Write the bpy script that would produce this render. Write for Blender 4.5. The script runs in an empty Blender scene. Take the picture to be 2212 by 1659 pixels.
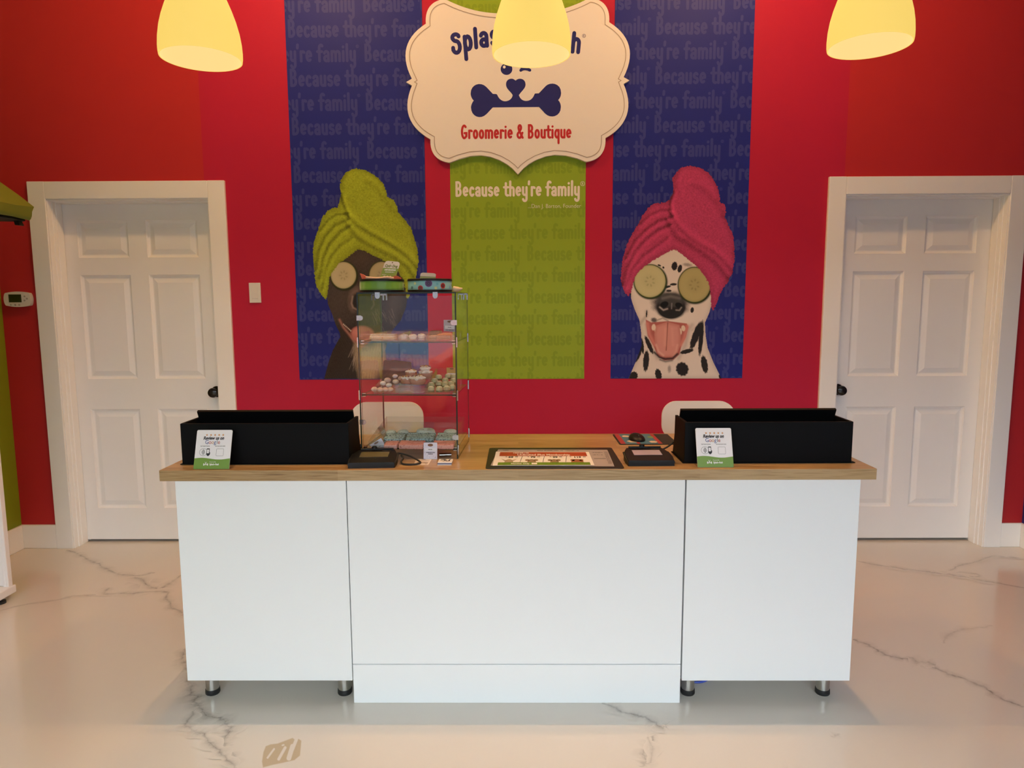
import bpy, bmesh, math, random
import numpy as np
from mathutils import Vector, Matrix

random.seed(7)
rng = np.random.default_rng(11)
SC = bpy.context.scene
COL = SC.collection
PI = math.pi

# ---------------------------------------------------------------- camera
W_PX, H_PX = 2212, 1659
F_PX, CAM_Y, CAM_Z = 1500.0, -3.9238, 1.4276
PITCH, YAW, ROLL = 0.1185, -0.0088, 0.0046


def ray(px, py):
    """Direction of the sight line through a photo pixel (used to survey real positions)."""
    u = np.asarray(px, float) - W_PX / 2
    w = np.asarray(py, float) - H_PX / 2
    c, s = math.cos(ROLL), math.sin(ROLL)
    u, w = c * u - s * w, s * u + c * w
    x, fw, up = u / F_PX, 1.0 + 0 * u, -w / F_PX
    c, s = math.cos(PITCH), math.sin(PITCH)
    y, z = fw * c + up * s, -fw * s + up * c
    c, s = math.cos(YAW), math.sin(YAW)
    return c * x + s * y, -s * x + c * y, z


def on_y(px, py, y=0.0):
    dx, dy, dz = ray(px, py)
    t = (y - CAM_Y) / dy
    return dx * t, y + 0 * t, CAM_Z + dz * t


def on_z(px, py, z=0.0):
    dx, dy, dz = ray(px, py)
    t = (z - CAM_Z) / dz
    return dx * t, CAM_Y + dy * t, z + 0 * t


def PY(px, py, y=0.0):
    return Vector([float(a) for a in on_y(px, py, y)])


def PZ(px, py, z=0.0):
    return Vector([float(a) for a in on_z(px, py, z)])


cam_data = bpy.data.cameras.new('camera')
cam = bpy.data.objects.new('camera', cam_data)
COL.objects.link(cam)
cam_data.sensor_fit = 'HORIZONTAL'
cam_data.sensor_width = 36.0
cam_data.lens = 36.0 * F_PX / W_PX
cam_data.clip_start = 0.05
fwd = Vector([float(a) for a in ray(1106, 829.5)]).normalized()
rgt = (Vector([float(a) for a in ray(1107, 829.5)]) - Vector([float(a) for a in ray(1106, 829.5)])).normalized()
upv = rgt.cross(fwd)
cam.matrix_world = Matrix(((rgt.x, upv.x, -fwd.x, 0.0), (rgt.y, upv.y, -fwd.y, CAM_Y), (rgt.z, upv.z, -fwd.z, CAM_Z), (0, 0, 0, 1)))
SC.camera = cam

# ---------------------------------------------------------------- exposure, sky, lights
SC.view_settings.view_transform = 'Standard'
SC.view_settings.look = 'None'
SC.view_settings.gamma = 1.0
SC.view_settings.use_curve_mapping = False
SC.view_settings.exposure = 0.0
SC.cycles.use_denoising = True
SC.cycles.transparent_max_bounces = 32
SC.cycles.max_bounces = 10
SC.cycles.diffuse_bounces = 5
SC.cycles.sample_clamp_indirect = 6.0
SC.cycles.caustics_reflective = False
SC.cycles.caustics_refractive = False

SKY = 8.3
world = bpy.data.worlds.new('sky')
SC.world = world
world.use_nodes = True
bg = world.node_tree.nodes['Background']
bg.inputs['Color'].default_value = (0.82, 0.95, 1.04, 1)
bg.inputs['Strength'].default_value = SKY

WARM = (1.0, 0.55, 0.22)


def lamp_point(name, loc, power, color, radius=0.0):
    d = bpy.data.lights.new(name, 'POINT')
    d.energy = power
    d.color = color
    d.shadow_soft_size = radius
    o = bpy.data.objects.new(name, d)
    COL.objects.link(o)
    o.location = loc
    return o


CEIL = 3.75
# daylight enters through the shop window behind the camera
pd = bpy.data.lights.new('window_portal', 'AREA')
pd.shape = 'RECTANGLE'
pd.size, pd.size_y = 5.3, 2.5
pd.cycles.is_portal = True
po = bpy.data.objects.new('window_portal', pd)
COL.objects.link(po)
po.location = (0, -5.83, 1.31)
po.rotation_euler = (PI / 2, 0, 0)
po.rotation_euler = (-PI / 2, 0, 0)
# row of warm ceiling downlights in front of the back wall
for lx, lp in ((-1.2, 54), (1.2, 54)):
    lamp_point('ceiling_downlight', (lx, -1.05, 3.62), lp, WARM, 0.05)

# ---------------------------------------------------------------- materials
MATS = {}


def lin(c):
    c = c / 255.0
    return c / 12.92 if c <= 0.04045 else ((c + 0.055) / 1.055) ** 2.4


def S(r, g, b):
    return (lin(r), lin(g), lin(b))


def mat(name, color=(0.8, 0.8, 0.8), rough=0.5, metal=0.0, spec=0.5, noise=0.0, nscale=20.0, bump=0.0, bscale=200.0,
        emit=None, estr=0.0, attr=None, coat=0.0, sheen=0.0):
    if name in MATS:
        return MATS[name]
    m = bpy.data.materials.new(name)
    m.use_nodes = True
    nt = m.node_tree
    b = nt.nodes['Principled BSDF']
    b.inputs['Base Color'].default_value = (*color, 1)
    b.inputs['Roughness'].default_value = rough
    b.inputs['Metallic'].default_value = metal
    b.inputs['Specular IOR Level'].default_value = spec
    b.inputs['Coat Weight'].default_value = coat
    b.inputs['Sheen Weight'].default_value = sheen
    tc = nt.nodes.new('ShaderNodeTexCoord')
    if attr:
        a = nt.nodes.new('ShaderNodeAttribute')
        a.attribute_name = attr
        nt.links.new(a.outputs['Color'], b.inputs['Base Color'])
    elif noise > 0:
        n = nt.nodes.new('ShaderNodeTexNoise')
        n.inputs['Scale'].default_value = nscale
        n.inputs['Detail'].default_value = 4
        nt.links.new(tc.outputs['Object'], n.inputs['Vector'])
        mx = nt.nodes.new('ShaderNodeMix')
        mx.data_type = 'RGBA'
        mx.inputs['A'].default_value = (*[c * (1 - noise) for c in color], 1)
        mx.inputs['B'].default_value = (*[min(1, c * (1 + noise)) for c in color], 1)
        nt.links.new(n.outputs['Fac'], mx.inputs['Factor'])
        nt.links.new(mx.outputs['Result'], b.inputs['Base Color'])
    if bump > 0:
        n = nt.nodes.new('ShaderNodeTexNoise')
        n.inputs['Scale'].default_value = bscale
        nt.links.new(tc.outputs['Object'], n.inputs['Vector'])
        bp = nt.nodes.new('ShaderNodeBump')
        bp.inputs['Strength'].default_value = bump
        bp.inputs['Distance'].default_value = 0.002
        nt.links.new(n.outputs['Fac'], bp.inputs['Height'])
        nt.links.new(bp.outputs['Normal'], b.inputs['Normal'])
    if emit:
        b.inputs['Emission Color'].default_value = (*emit, 1)
        b.inputs['Emission Strength'].default_value = estr
    MATS[name] = m
    return m


def glass_mat(name, tint=(0.93, 0.97, 0.94), gloss=1.0, rough=0.0, haze=0.0, haze_col=(0.8, 0.8, 0.8)):
    """Thin pane: clear transmission plus Fresnel reflection, optionally a faint diffuse film."""
    if name in MATS:
        return MATS[name]
    m = bpy.data.materials.new(name)
    m.use_nodes = True
    nt = m.node_tree
    nt.nodes.remove(nt.nodes['Principled BSDF'])
    out = nt.nodes['Material Output']
    tr = nt.nodes.new('ShaderNodeBsdfTransparent')
    tr.inputs['Color'].default_value = (*tint, 1)
    gl = nt.nodes.new('ShaderNodeBsdfGlossy')
    gl.inputs['Roughness'].default_value = rough
    gl.inputs['Color'].default_value = (gloss, gloss, gloss, 1)
    fr = nt.nodes.new('ShaderNodeFresnel')
    fr.inputs['IOR'].default_value = 1.42
    mx = nt.nodes.new('ShaderNodeMixShader')
    geo = nt.nodes.new('ShaderNodeNewGeometry')
    inv = nt.nodes.new('ShaderNodeMath')
    inv.operation = 'SUBTRACT'
    inv.inputs[0].default_value = 1.0
    nt.links.new(geo.outputs['Backfacing'], inv.inputs[1])
    one = nt.nodes.new('ShaderNodeMath')
    one.operation = 'MULTIPLY'
    nt.links.new(fr.outputs['Fac'], one.inputs[0])
    nt.links.new(inv.outputs[0], one.inputs[1])
    nt.links.new(one.outputs[0], mx.inputs['Fac'])
    nt.links.new(tr.outputs[0], mx.inputs[1])
    nt.links.new(gl.outputs[0], mx.inputs[2])
    last = mx
    if haze > 0:
        df = nt.nodes.new('ShaderNodeBsdfDiffuse')
        df.inputs['Color'].default_value = (*haze_col, 1)
        m2 = nt.nodes.new('ShaderNodeMixShader')
        m2.inputs['Fac'].default_value = haze
        nt.links.new(mx.outputs[0], m2.inputs[1])
        nt.links.new(df.outputs[0], m2.inputs[2])
        last = m2
    nt.links.new(last.outputs[0], out.inputs['Surface'])
    MATS[name] = m
    return m


def wood_mat(name):
    if name in MATS:
        return MATS[name]
    m = bpy.data.materials.new(name)
    m.use_nodes = True
    nt = m.node_tree
    N, L = nt.nodes.new, nt.links.new
    b = nt.nodes['Principled BSDF']
    b.inputs['Roughness'].default_value = 0.32
    tc = N('ShaderNodeTexCoord')
    br = N('ShaderNodeTexBrick')
    br.offset = 0.37
    br.offset_frequency = 2
    br.inputs['Scale'].default_value = 1.0
    br.inputs['Brick Width'].default_value = 0.62
    br.inputs['Row Height'].default_value = 0.047
    br.inputs['Mortar Size'].default_value = 0.0
    br.inputs['Color1'].default_value = (0, 0, 0, 1)
    br.inputs['Color2'].default_value = (1, 1, 1, 1)
    br.inputs['Bias'].default_value = 0.0
    L(tc.outputs['Object'], br.inputs['Vector'])
    mp = N('ShaderNodeMapping')
    mp.inputs['Scale'].default_value = (9, 150, 210)
    L(tc.outputs['Object'], mp.inputs['Vector'])
    n1 = N('ShaderNodeTexNoise')
    n1.inputs['Scale'].default_value = 1.0
    n1.inputs['Detail'].default_value = 6
    n1.inputs['Distortion'].default_value = 0.6
    L(mp.outputs['Vector'], n1.inputs['Vector'])
    n2 = N('ShaderNodeTexNoise')
    n2.inputs['Scale'].default_value = 2.2
    n2.inputs['Detail'].default_value = 3
    L(tc.outputs['Object'], n2.inputs['Vector'])
    add = N('ShaderNodeMath')
    add.operation = 'MULTIPLY_ADD'
    add.inputs[1].default_value = 0.34
    L(br.outputs['Color'], add.inputs[0])
    m2 = N('ShaderNodeMath')
    m2.operation = 'MULTIPLY_ADD'
    m2.inputs[1].default_value = 1.15
    L(n1.outputs['Fac'], m2.inputs[0])
    m3 = N('ShaderNodeMath')
    m3.operation = 'MULTIPLY'
    m3.inputs[1].default_value = 0.2
    L(n2.outputs['Fac'], m3.inputs[0])
    L(m3.outputs[0], m2.inputs[2])
    L(m2.outputs[0], add.inputs[2])
    cr = N('ShaderNodeValToRGB')
    e = cr.color_ramp.elements
    e[0].position, e[0].color = 0.42, (0.13, 0.062, 0.018, 1)
    e[1].position, e[1].color = 0.95, (0.45, 0.295, 0.14, 1)
    mid = e.new(0.6)
    mid.color = (0.31, 0.182, 0.072, 1)
    L(add.outputs[0], cr.inputs['Fac'])
    L(cr.outputs['Color'], b.inputs['Base Color'])
    bp = N('ShaderNodeBump')
    bp.inputs['Strength'].default_value = 0.08
    bp.inputs['Distance'].default_value = 0.001
    L(n1.outputs['Fac'], bp.inputs['Height'])
    L(bp.outputs['Normal'], b.inputs['Normal'])
    MATS[name] = m
    return m


def floor_mat(name, vein=False):
    """Glossy cream poured floor; the vein variant darkens by the 'vein' attribute broken up with noise."""
    if name in MATS:
        return MATS[name]
    m = bpy.data.materials.new(name)
    m.use_nodes = True
    nt = m.node_tree
    N, L = nt.nodes.new, nt.links.new
    b = nt.nodes['Principled BSDF']
    b.inputs['Roughness'].default_value = 0.11
    b.inputs['Specular IOR Level'].default_value = 0.5
    geo = N('ShaderNodeNewGeometry')
    n = N('ShaderNodeTexNoise')
    n.inputs['Scale'].default_value = 1.1
    n.inputs['Detail'].default_value = 4
    L(geo.outputs['Position'], n.inputs['Vector'])
    mx = N('ShaderNodeMix')
    mx.data_type = 'RGBA'
    mx.inputs['A'].default_value = (*FLOOR_A, 1)
    mx.inputs['B'].default_value = (*FLOOR_B, 1)
    L(n.outputs['Fac'], mx.inputs['Factor'])
    res = mx.outputs['Result']
    if vein:
        a = N('ShaderNodeAttribute')
        a.attribute_name = 'vein'
        n2 = N('ShaderNodeTexNoise')
        n2.inputs['Scale'].default_value = 26
        n2.inputs['Detail'].default_value = 6
        n2.inputs['Roughness'].default_value = 0.7
        L(geo.outputs['Position'], n2.inputs['Vector'])
        r = N('ShaderNodeMapRange')
        r.inputs['From Min'].default_value = 0.3
        r.inputs['From Max'].default_value = 0.68
        r.inputs['To Min'].default_value = 0.15
        r.inputs['To Max'].default_value = 1.0
        L(n2.outputs['Fac'], r.inputs['Value'])
        mul = N('ShaderNodeMath')
        mul.operation = 'MULTIPLY'
        mul.use_clamp = True
        sep = N('ShaderNodeSeparateColor')
        L(a.outputs['Color'], sep.inputs['Color'])
        L(sep.outputs['Red'], mul.inputs[0])
        L(r.outputs['Result'], mul.inputs[1])
        m2 = N('ShaderNodeMix')
        m2.data_type = 'RGBA'
        m2.inputs['B'].default_value = (0.10, 0.082, 0.07, 1)
        L(mul.outputs[0], m2.inputs['Factor'])
        L(res, m2.inputs['A'])
        m3 = N('ShaderNodeMix')
        m3.data_type = 'RGBA'
        m3.inputs['B'].default_value = (0.47, 0.36, 0.21, 1)
        L(sep.outputs['Green'], m3.inputs['Factor'])
        L(m2.outputs['Result'], m3.inputs['A'])
        res = m3.outputs['Result']
    L(res, b.inputs['Base Color'])
    MATS[name] = m
    return m


FLOOR_A = (0.66, 0.61, 0.545)
FLOOR_B = (0.73, 0.675, 0.60)

M_WHITE = mat('white_lacquer', (0.83, 0.845, 0.85), 0.30, noise=0.01, nscale=3)
M_TRIM = mat('white_trim_paint', (0.88, 0.88, 0.86), 0.38, noise=0.015, nscale=4)
M_DOOR = mat('door_paint', (0.87, 0.87, 0.86), 0.42, noise=0.02, nscale=5)
M_RED_PAINT = mat('red_wall_paint', (0.47, 0.026, 0.031), 0.5, spec=0.2, noise=0.02, nscale=6)
M_CRIMSON = mat('crimson_vinyl', (0.46, 0.018, 0.054), 0.5, spec=0.12, noise=0.02, nscale=6)
M_GREEN_WALL = mat('green_wall_paint', (0.21, 0.28, 0.012), 0.45)
M_NAVY_WALL = mat('navy_wall_paint', (0.02, 0.03, 0.2), 0.45)
M_BLUE = mat('blue_banner_vinyl', (0.015, 0.023, 0.215), 0.5, spec=0.15, noise=0.04, nscale=4)
M_BLUE_TXT = mat('pale_blue_print', (0.039, 0.049, 0.245), 0.5, spec=0.15)
M_LIME = mat('lime_banner_vinyl', (0.27, 0.41, 0.028), 0.5, spec=0.2, noise=0.03, nscale=4)
M_LIME_TXT = mat('dark_lime_print', (0.225, 0.35, 0.024), 0.5, spec=0.2)
M_CREAM_TXT = mat('cream_print', (0.86, 0.80, 0.70), 0.45)
M_PLAQUE = mat('plaque_white', (0.86, 0.83, 0.79), 0.40)
M_NAVY = mat('navy_print', (0.016, 0.020, 0.16), 0.5, spec=0.25)
M_TAUPE = mat('taupe_line', (0.36, 0.28, 0.22), 0.45)
M_REDTXT = mat('red_print', (0.50, 0.014, 0.020), 0.42)
M_WOOD = wood_mat('butcher_block_wood')
M_BLACK = mat('black_laminate', (0.0025, 0.0025, 0.003), 0.6, spec=0.12, noise=0.1, nscale=8)
M_BLACK2 = mat('black_plastic', (0.005, 0.005, 0.0055), 0.42, spec=0.3)
M_RUBBER = mat('black_rubber', (0.012, 0.012, 0.012), 0.6)
M_STEEL = mat('brushed_steel', (0.55, 0.53, 0.50), 0.25, metal=1.0)
M_CHROME = mat('chrome', (0.46, 0.46, 0.45), 0.16, metal=1.0)
M_GLASS = glass_mat('clear_glass', (0.975, 0.985, 0.98), 1.0)
M_GLASS_EDGE = mat('green_glass_edge', (0.006, 0.022, 0.014), 0.15)
M_ACRYLIC = glass_mat('clear_acrylic', (0.95, 0.94, 0.93), 1.0, 0.05, haze=0.03, haze_col=(0.7, 0.66, 0.62))
M_PAPER = mat('white_paper', (0.80, 0.79, 0.80), 0.5)
M_INK = mat('black_ink', (0.015, 0.015, 0.02), 0.5)
M_DARK_BACKING = mat('dark_gap_backing', (0.004, 0.004, 0.004), 0.8)
M_KNOB = mat('oil_rubbed_bronze', (0.012, 0.010, 0.009), 0.22, metal=0.3)
M_PLASTIC_W = mat('white_plastic', (0.70, 0.69, 0.66), 0.45)
M_CHAIR = mat('cream_chair_shell', (0.80, 0.76, 0.70), 0.4)
M_CEILING = mat('ceiling_white', (0.75, 0.73, 0.70), 0.7)

# ---------------------------------------------------------------- mesh helpers
ROOT_M = {}


def tag(o, label=None, cat=None, group=None, kind=None):
    if label:
        o['label'] = label
    if cat:
        o['category'] = cat
    if group:
        o['group'] = group
    if kind:
        o['kind'] = kind
    return o


def thing(name, label, cat, loc=(0, 0, 0), rz=0.0, group=None):
    o = bpy.data.objects.new(name, None)
    o.empty_display_size = 0.05
    COL.objects.link(o)
    o.location = loc
    o.rotation_euler = (0, 0, rz)
    ROOT_M[o.name] = Matrix.Translation(Vector(loc)) @ Matrix.Rotation(rz, 4, 'Z')
    return tag(o, label, cat, group)


def link_mesh(name, me, mats, parent=None, world=True, smooth=False):
    """World-space mesh data is brought into the parent's local frame unless world=False."""
    for m in (mats if isinstance(mats, (list, tuple)) else [mats]):
        me.materials.append(m)
    if smooth:
        for p in me.polygons:
            p.use_smooth = True
    o = bpy.data.objects.new(name, me)
    COL.objects.link(o)
    if parent is not None:
        o.parent = parent
        top = parent
        while top.parent is not None:
            top = top.parent
        if world and top.name in ROOT_M:
            me.transform(ROOT_M[top.name].inverted())
    return o


def obj(name, bm, mats, parent=None, world=True, smooth=False, angle=None):
    me = bpy.data.meshes.new(name)
    bmesh.ops.recalc_face_normals(bm, faces=bm.faces) if angle != 'raw' else None
    bm.to_mesh(me)
    bm.free()
    o = link_mesh(name, me, mats, parent, world, smooth)
    if smooth:
        try:
            me.set_sharp_from_angle(angle=math.radians(40))
        except Exception:
            pass
    return o


def box(bm, x0, x1, y0, y1, z0, z1, bev=0.0, seg=2, mi=0, M=None):
    b = bm if bev == 0 else bmesh.new()
    vs = [b.verts.new(p) for p in ((x0, y0, z0), (x1, y0, z0), (x1, y1, z0), (x0, y1, z0), (x0, y0, z1), (x1, y0, z1), (x1, y1, z1), (x0, y1, z1))]
    fs = []
    for q in ((0, 3, 2, 1), (4, 5, 6, 7), (0, 1, 5, 4), (1, 2, 6, 5), (2, 3, 7, 6), (3, 0, 4, 7)):
        f = b.faces.new([vs[i] for i in q])
        f.material_index = mi
        fs.append(f)
    if bev:
        bmesh.ops.bevel(b, geom=list(b.edges), offset=bev, segments=seg, profile=0.5, affect='EDGES')
        for f in b.faces:
            f.material_index = mi
        merge(bm, b, M)
    elif M is not None:
        for v in vs:
            v.co = M @ v.co
    return bm


def merge(bm, b, M=None):
    mp = {}
    for v in b.verts:
        mp[v] = bm.verts.new(M @ v.co if M is not None else v.co)
    for f in b.faces:
        try:
            g = bm.faces.new([mp[v] for v in f.verts])
            g.material_index = f.material_index
        except ValueError:
            pass
    b.free()


def lathe(bm, prof, cx=0, cy=0, cz=0, seg=32, M=None, mi=0, sx=1.0, sy=1.0):
    """Revolve (r, z) profile round the z axis."""
    rings = []
    for r, z in prof:
        ring = []
        if r < 1e-6:
            p = Vector((cx, cy, cz + z))
            ring = [bm.verts.new(M @ p if M is not None else p)]
        else:
            for k in range(seg):
                a = 2 * PI * k / seg
                p = Vector((cx + r * sx * math.cos(a), cy + r * sy * math.sin(a), cz + z))
                ring.append(bm.verts.new(M @ p if M is not None else p))
        rings.append(ring)
    for a, b in zip(rings, rings[1:]):
        if len(a) == 1 and len(b) == 1:
            continue
        for k in range(seg):
            k2 = (k + 1) % seg
            if len(a) == 1:
                f = bm.faces.new((a[0], b[k2], b[k]))
            elif len(b) == 1:
                f = bm.faces.new((a[k], a[k2], b[0]))
            else:
                f = bm.faces.new((a[k], a[k2], b[k2], b[k]))
            f.material_index = mi
    return bm


def tube(bm, pts, r, seg=8, caps=True, mi=0):
    pts = [Vector(p) for p in pts]
    rings = []
    n = len(pts)
    up = Vector((0, 0, 1))
    for i, p in enumerate(pts):
        d = (pts[min(n - 1, i + 1)] - pts[max(0, i - 1)]).normalized()
        a = d.cross(up)
        if a.length < 1e-3:
            a = d.cross(Vector((1, 0, 0)))
        a.normalize()
        b = d.cross(a)
        rr = r[i] if isinstance(r, (list, tuple)) else r
        rings.append([bm.verts.new(p + a * rr * math.cos(2 * PI * k / seg) + b * rr * math.sin(2 * PI * k / seg)) for k in range(seg)])
    for A, B in zip(rings, rings[1:]):
        for k in range(seg):
            f = bm.faces.new((A[k], A[(k + 1) % seg], B[(k + 1) % seg], B[k]))
            f.material_index = mi
    if caps:
        bm.faces.new(rings[0][::-1]).material_index = mi
        bm.faces.new(rings[-1]).material_index = mi
    return bm


def smooth_path(pts, n=8):
    """Catmull-Rom through points."""
    P = [Vector(p) for p in pts]
    P = [P[0]] + P + [P[-1]]
    out = []
    for i in range(1, len(P) - 2):
        for k in range(n):
            t = k / n
            a, b, c, d = P[i - 1], P[i], P[i + 1], P[i + 2]
            out.append(0.5 * ((2 * b) + (c - a) * t + (2 * a - 5 * b + 4 * c - d) * t * t + (3 * b - a - 3 * c + d) * t ** 3))
    out.append(P[-2])
    return out


def prism(bm, pts, depth, mi=0, mi_side=None, caps=(True, True)):
    """Closed outline (3-D points, planar) extruded by the vector depth."""
    depth = Vector(depth)
    a = [bm.verts.new(Vector(p)) for p in pts]
    b = [bm.verts.new(Vector(p) + depth) for p in pts]
    n = len(pts)
    if caps[0]:
        bm.faces.new(a).material_index = mi
    if caps[1]:
        bm.faces.new(b[::-1]).material_index = mi
    for k in range(n):
        f = bm.faces.new((a[k], b[k], b[(k + 1) % n], a[(k + 1) % n]))
        f.material_index = mi if mi_side is None else mi_side
    return bm


def flat(bm, pts, mi=0):
    f = bm.faces.new([bm.verts.new(Vector(p)) for p in pts])
    f.material_index = mi
    return f


def rrect(x0, x1, z0, z1, r, n=5):
    out = []
    for cx, cz, a0 in ((x1 - r, z1 - r, 0), (x0 + r, z1 - r, 90), (x0 + r, z0 + r, 180), (x1 - r, z0 + r, 270)):
        for k in range(n + 1):
            a = math.radians(a0 + 90 * k / n)
            out.append((cx + r * math.cos(a), cz + r * math.sin(a)))
    return out


def blob(bm, c, r, seed=0, amp=0.12, sub=2, sq=(1, 1, 1), freq=3.0, mi=0, flat_bottom=None):
    b = bmesh.new()
    bmesh.ops.create_icosphere(b, subdivisions=sub, radius=1.0)
    rr = random.Random(seed)
    ph = [rr.uniform(0, 6.28) for _ in range(6)]
    for v in b.verts:
        d = v.co.normalized()
        k = 1 + amp * (math.sin(freq * d.x + ph[0]) * math.sin(freq * d.y + ph[1]) + 0.6 * math.sin(2.3 * freq * d.z + ph[2]) * math.sin(1.9 * freq * d.x + ph[3]))
        v.co = Vector((d.x * sq[0], d.y * sq[1], d.z * sq[2])) * r * k
        if flat_bottom is not None and v.co.z < flat_bottom:
            v.co.z = flat_bottom
        v.co += Vector(c)
    for f in b.faces:
        f.material_index = mi
    merge(bm, b)


def children_of(o):
    return [c for c in o.children]


def copy_tree(o, parent=None):
    c = o.copy()
    COL.objects.link(c)
    if parent is not None:
        c.parent = parent
    if o.name in ROOT_M:
        ROOT_M[c.name] = ROOT_M[o.name].copy()
    for ch in list(o.children):
        copy_tree(ch, c)
    return c


# ---------------------------------------------------------------- lettering (hand-drawn rounded strokes)
def el(cx, cy, rx, ry, a0, a1, n=12):
    return [(cx + rx * math.cos(math.radians(a0 + (a1 - a0) * k / n)), cy + ry * math.sin(math.radians(a0 + (a1 - a0) * k / n))) for k in range(n + 1)]


G = {
    'a': (0.60, [el(.29, .68, .16, .19, 165, 0, 7) + [(.45, .4), (.46, .13)], el(.29, .32, .16, .19, 0, 360, 14)]),
    'b': (0.60, [[(.14, 1.4), (.14, .13)], el(.30, .5, .17, .37, 0, 360, 16)]),
    'c': (0.56, [el(.30, .5, .17, .37, 45, 315, 14)]),
    'd': (0.60, [[(.46, 1.4), (.46, .13)], el(.30, .5, .17, .37, 0, 360, 16)]),
    'e': (0.60, [[(.14, .47), (.46, .55)] + el(.30, .52, .17, .35, 15, 305, 16)]),
    'f': (0.50, [[(.22, .13), (.22, 1.1)] + el(.36, 1.15, .14, .22, 170, 40, 6), [(.07, .86), (.42, .86)]]),
    'h': (0.60, [[(.14, 1.4), (.14, .13)], [(.14, .5)] + el(.30, .66, .16, .21, 175, 0, 8) + [(.46, .13)]]),
    'i': (0.31, [[(.15, .87), (.15, .13)], [(.15, 1.2), (.155, 1.22)]]),
    'l': (0.31, [[(.15, 1.4), (.15, .13)]]),
    'm': (0.92, [[(.14, .87), (.14, .13)], [(.14, .5)] + el(.29, .68, .15, .19, 175, 0, 7) + [(.44, .13)], [(.44, .5)] + el(.61, .68, .16, .19, 175, 0, 7) + [(.77, .13)]]),
    'n': (0.60, [[(.14, .87), (.14, .13)], [(.14, .5)] + el(.30, .66, .16, .21, 175, 0, 8) + [(.46, .13)]]),
    'o': (0.61, [el(.30, .5, .17, .37, 0, 360, 18)]),
    'p': (0.60, [[(.14, .87), (.14, -.42)], el(.30, .5, .17, .37, 0, 360, 16)]),
    'q': (0.60, [[(.46, .87), (.46, -.42)], el(.30, .5, .17, .37, 0, 360, 16)]),
    'r': (0.48, [[(.14, .87), (.14, .13)], [(.14, .5)] + el(.29, .66, .15, .21, 175, 45, 6)]),
    's': (0.55, [el(.28, .69, .14, .18, 35, 270, 9) + el(.28, .32, .15, .19, 90, -150, 9)]),
    't': (0.50, [[(.23, 1.25), (.23, .36)] + el(.38, .33, .15, .2, 180, 290, 5), [(.06, .88), (.43, .88)]]),
    'u': (0.60, [[(.14, .87), (.14, .36)] + el(.30, .33, .16, .20, 180, 360, 8) + [(.46, .87)], [(.46, .6), (.46, .13)]]),
    'y': (0.60, [[(.14, .87), (.14, .40)] + el(.30, .37, .16, .20, 180, 360, 8) + [(.46, .87)], [(.46, .5), (.46, -.12)] + el(.30, -.16, .16, .22, 0, -165, 7)]),
    'B': (0.70, [[(.16, .13), (.16, 1.35), (.28, 1.36)] + el(.30, 1.06, .19, .30, 90, -80, 8), [(.18, .76), (.3, .76)] + el(.31, .45, .22, .31, 90, -90, 8) + [(.16, .13)]]),
    'D': (0.72, [[(.16, .13), (.16, 1.35), (.26, 1.35)] + el(.28, .74, .26, .61, 85, -85, 12) + [(.16, .13)]]),
    'G': (0.74, [el(.37, .74, .23, .62, 50, 300, 14) + [(.58, .32), (.58, .62), (.40, .62)]]),
    'S': (0.70, [[(.53, 1.15)] + el(.36, 1.08, .19, .29, 35, 265, 10) + el(.34, .46, .21, .34, 80, -150, 11) + [(.16, .42)]]),
    '&': (0.78, [[(.64, .13), (.27, .86)] + el(.35, 1.12, .13, .24, 210, -40, 9) + [(.30, .72)] + el(.32, .40, .20, .28, 120, 300, 9) + [(.62, .62)]]),
    "'": (0.22, [[(.10, 1.40), (.08, 1.15)]]),
    ' ': (0.34, []),
}
G['\u00ae'] = (0.34, [])


LIFT = [0]


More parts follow.
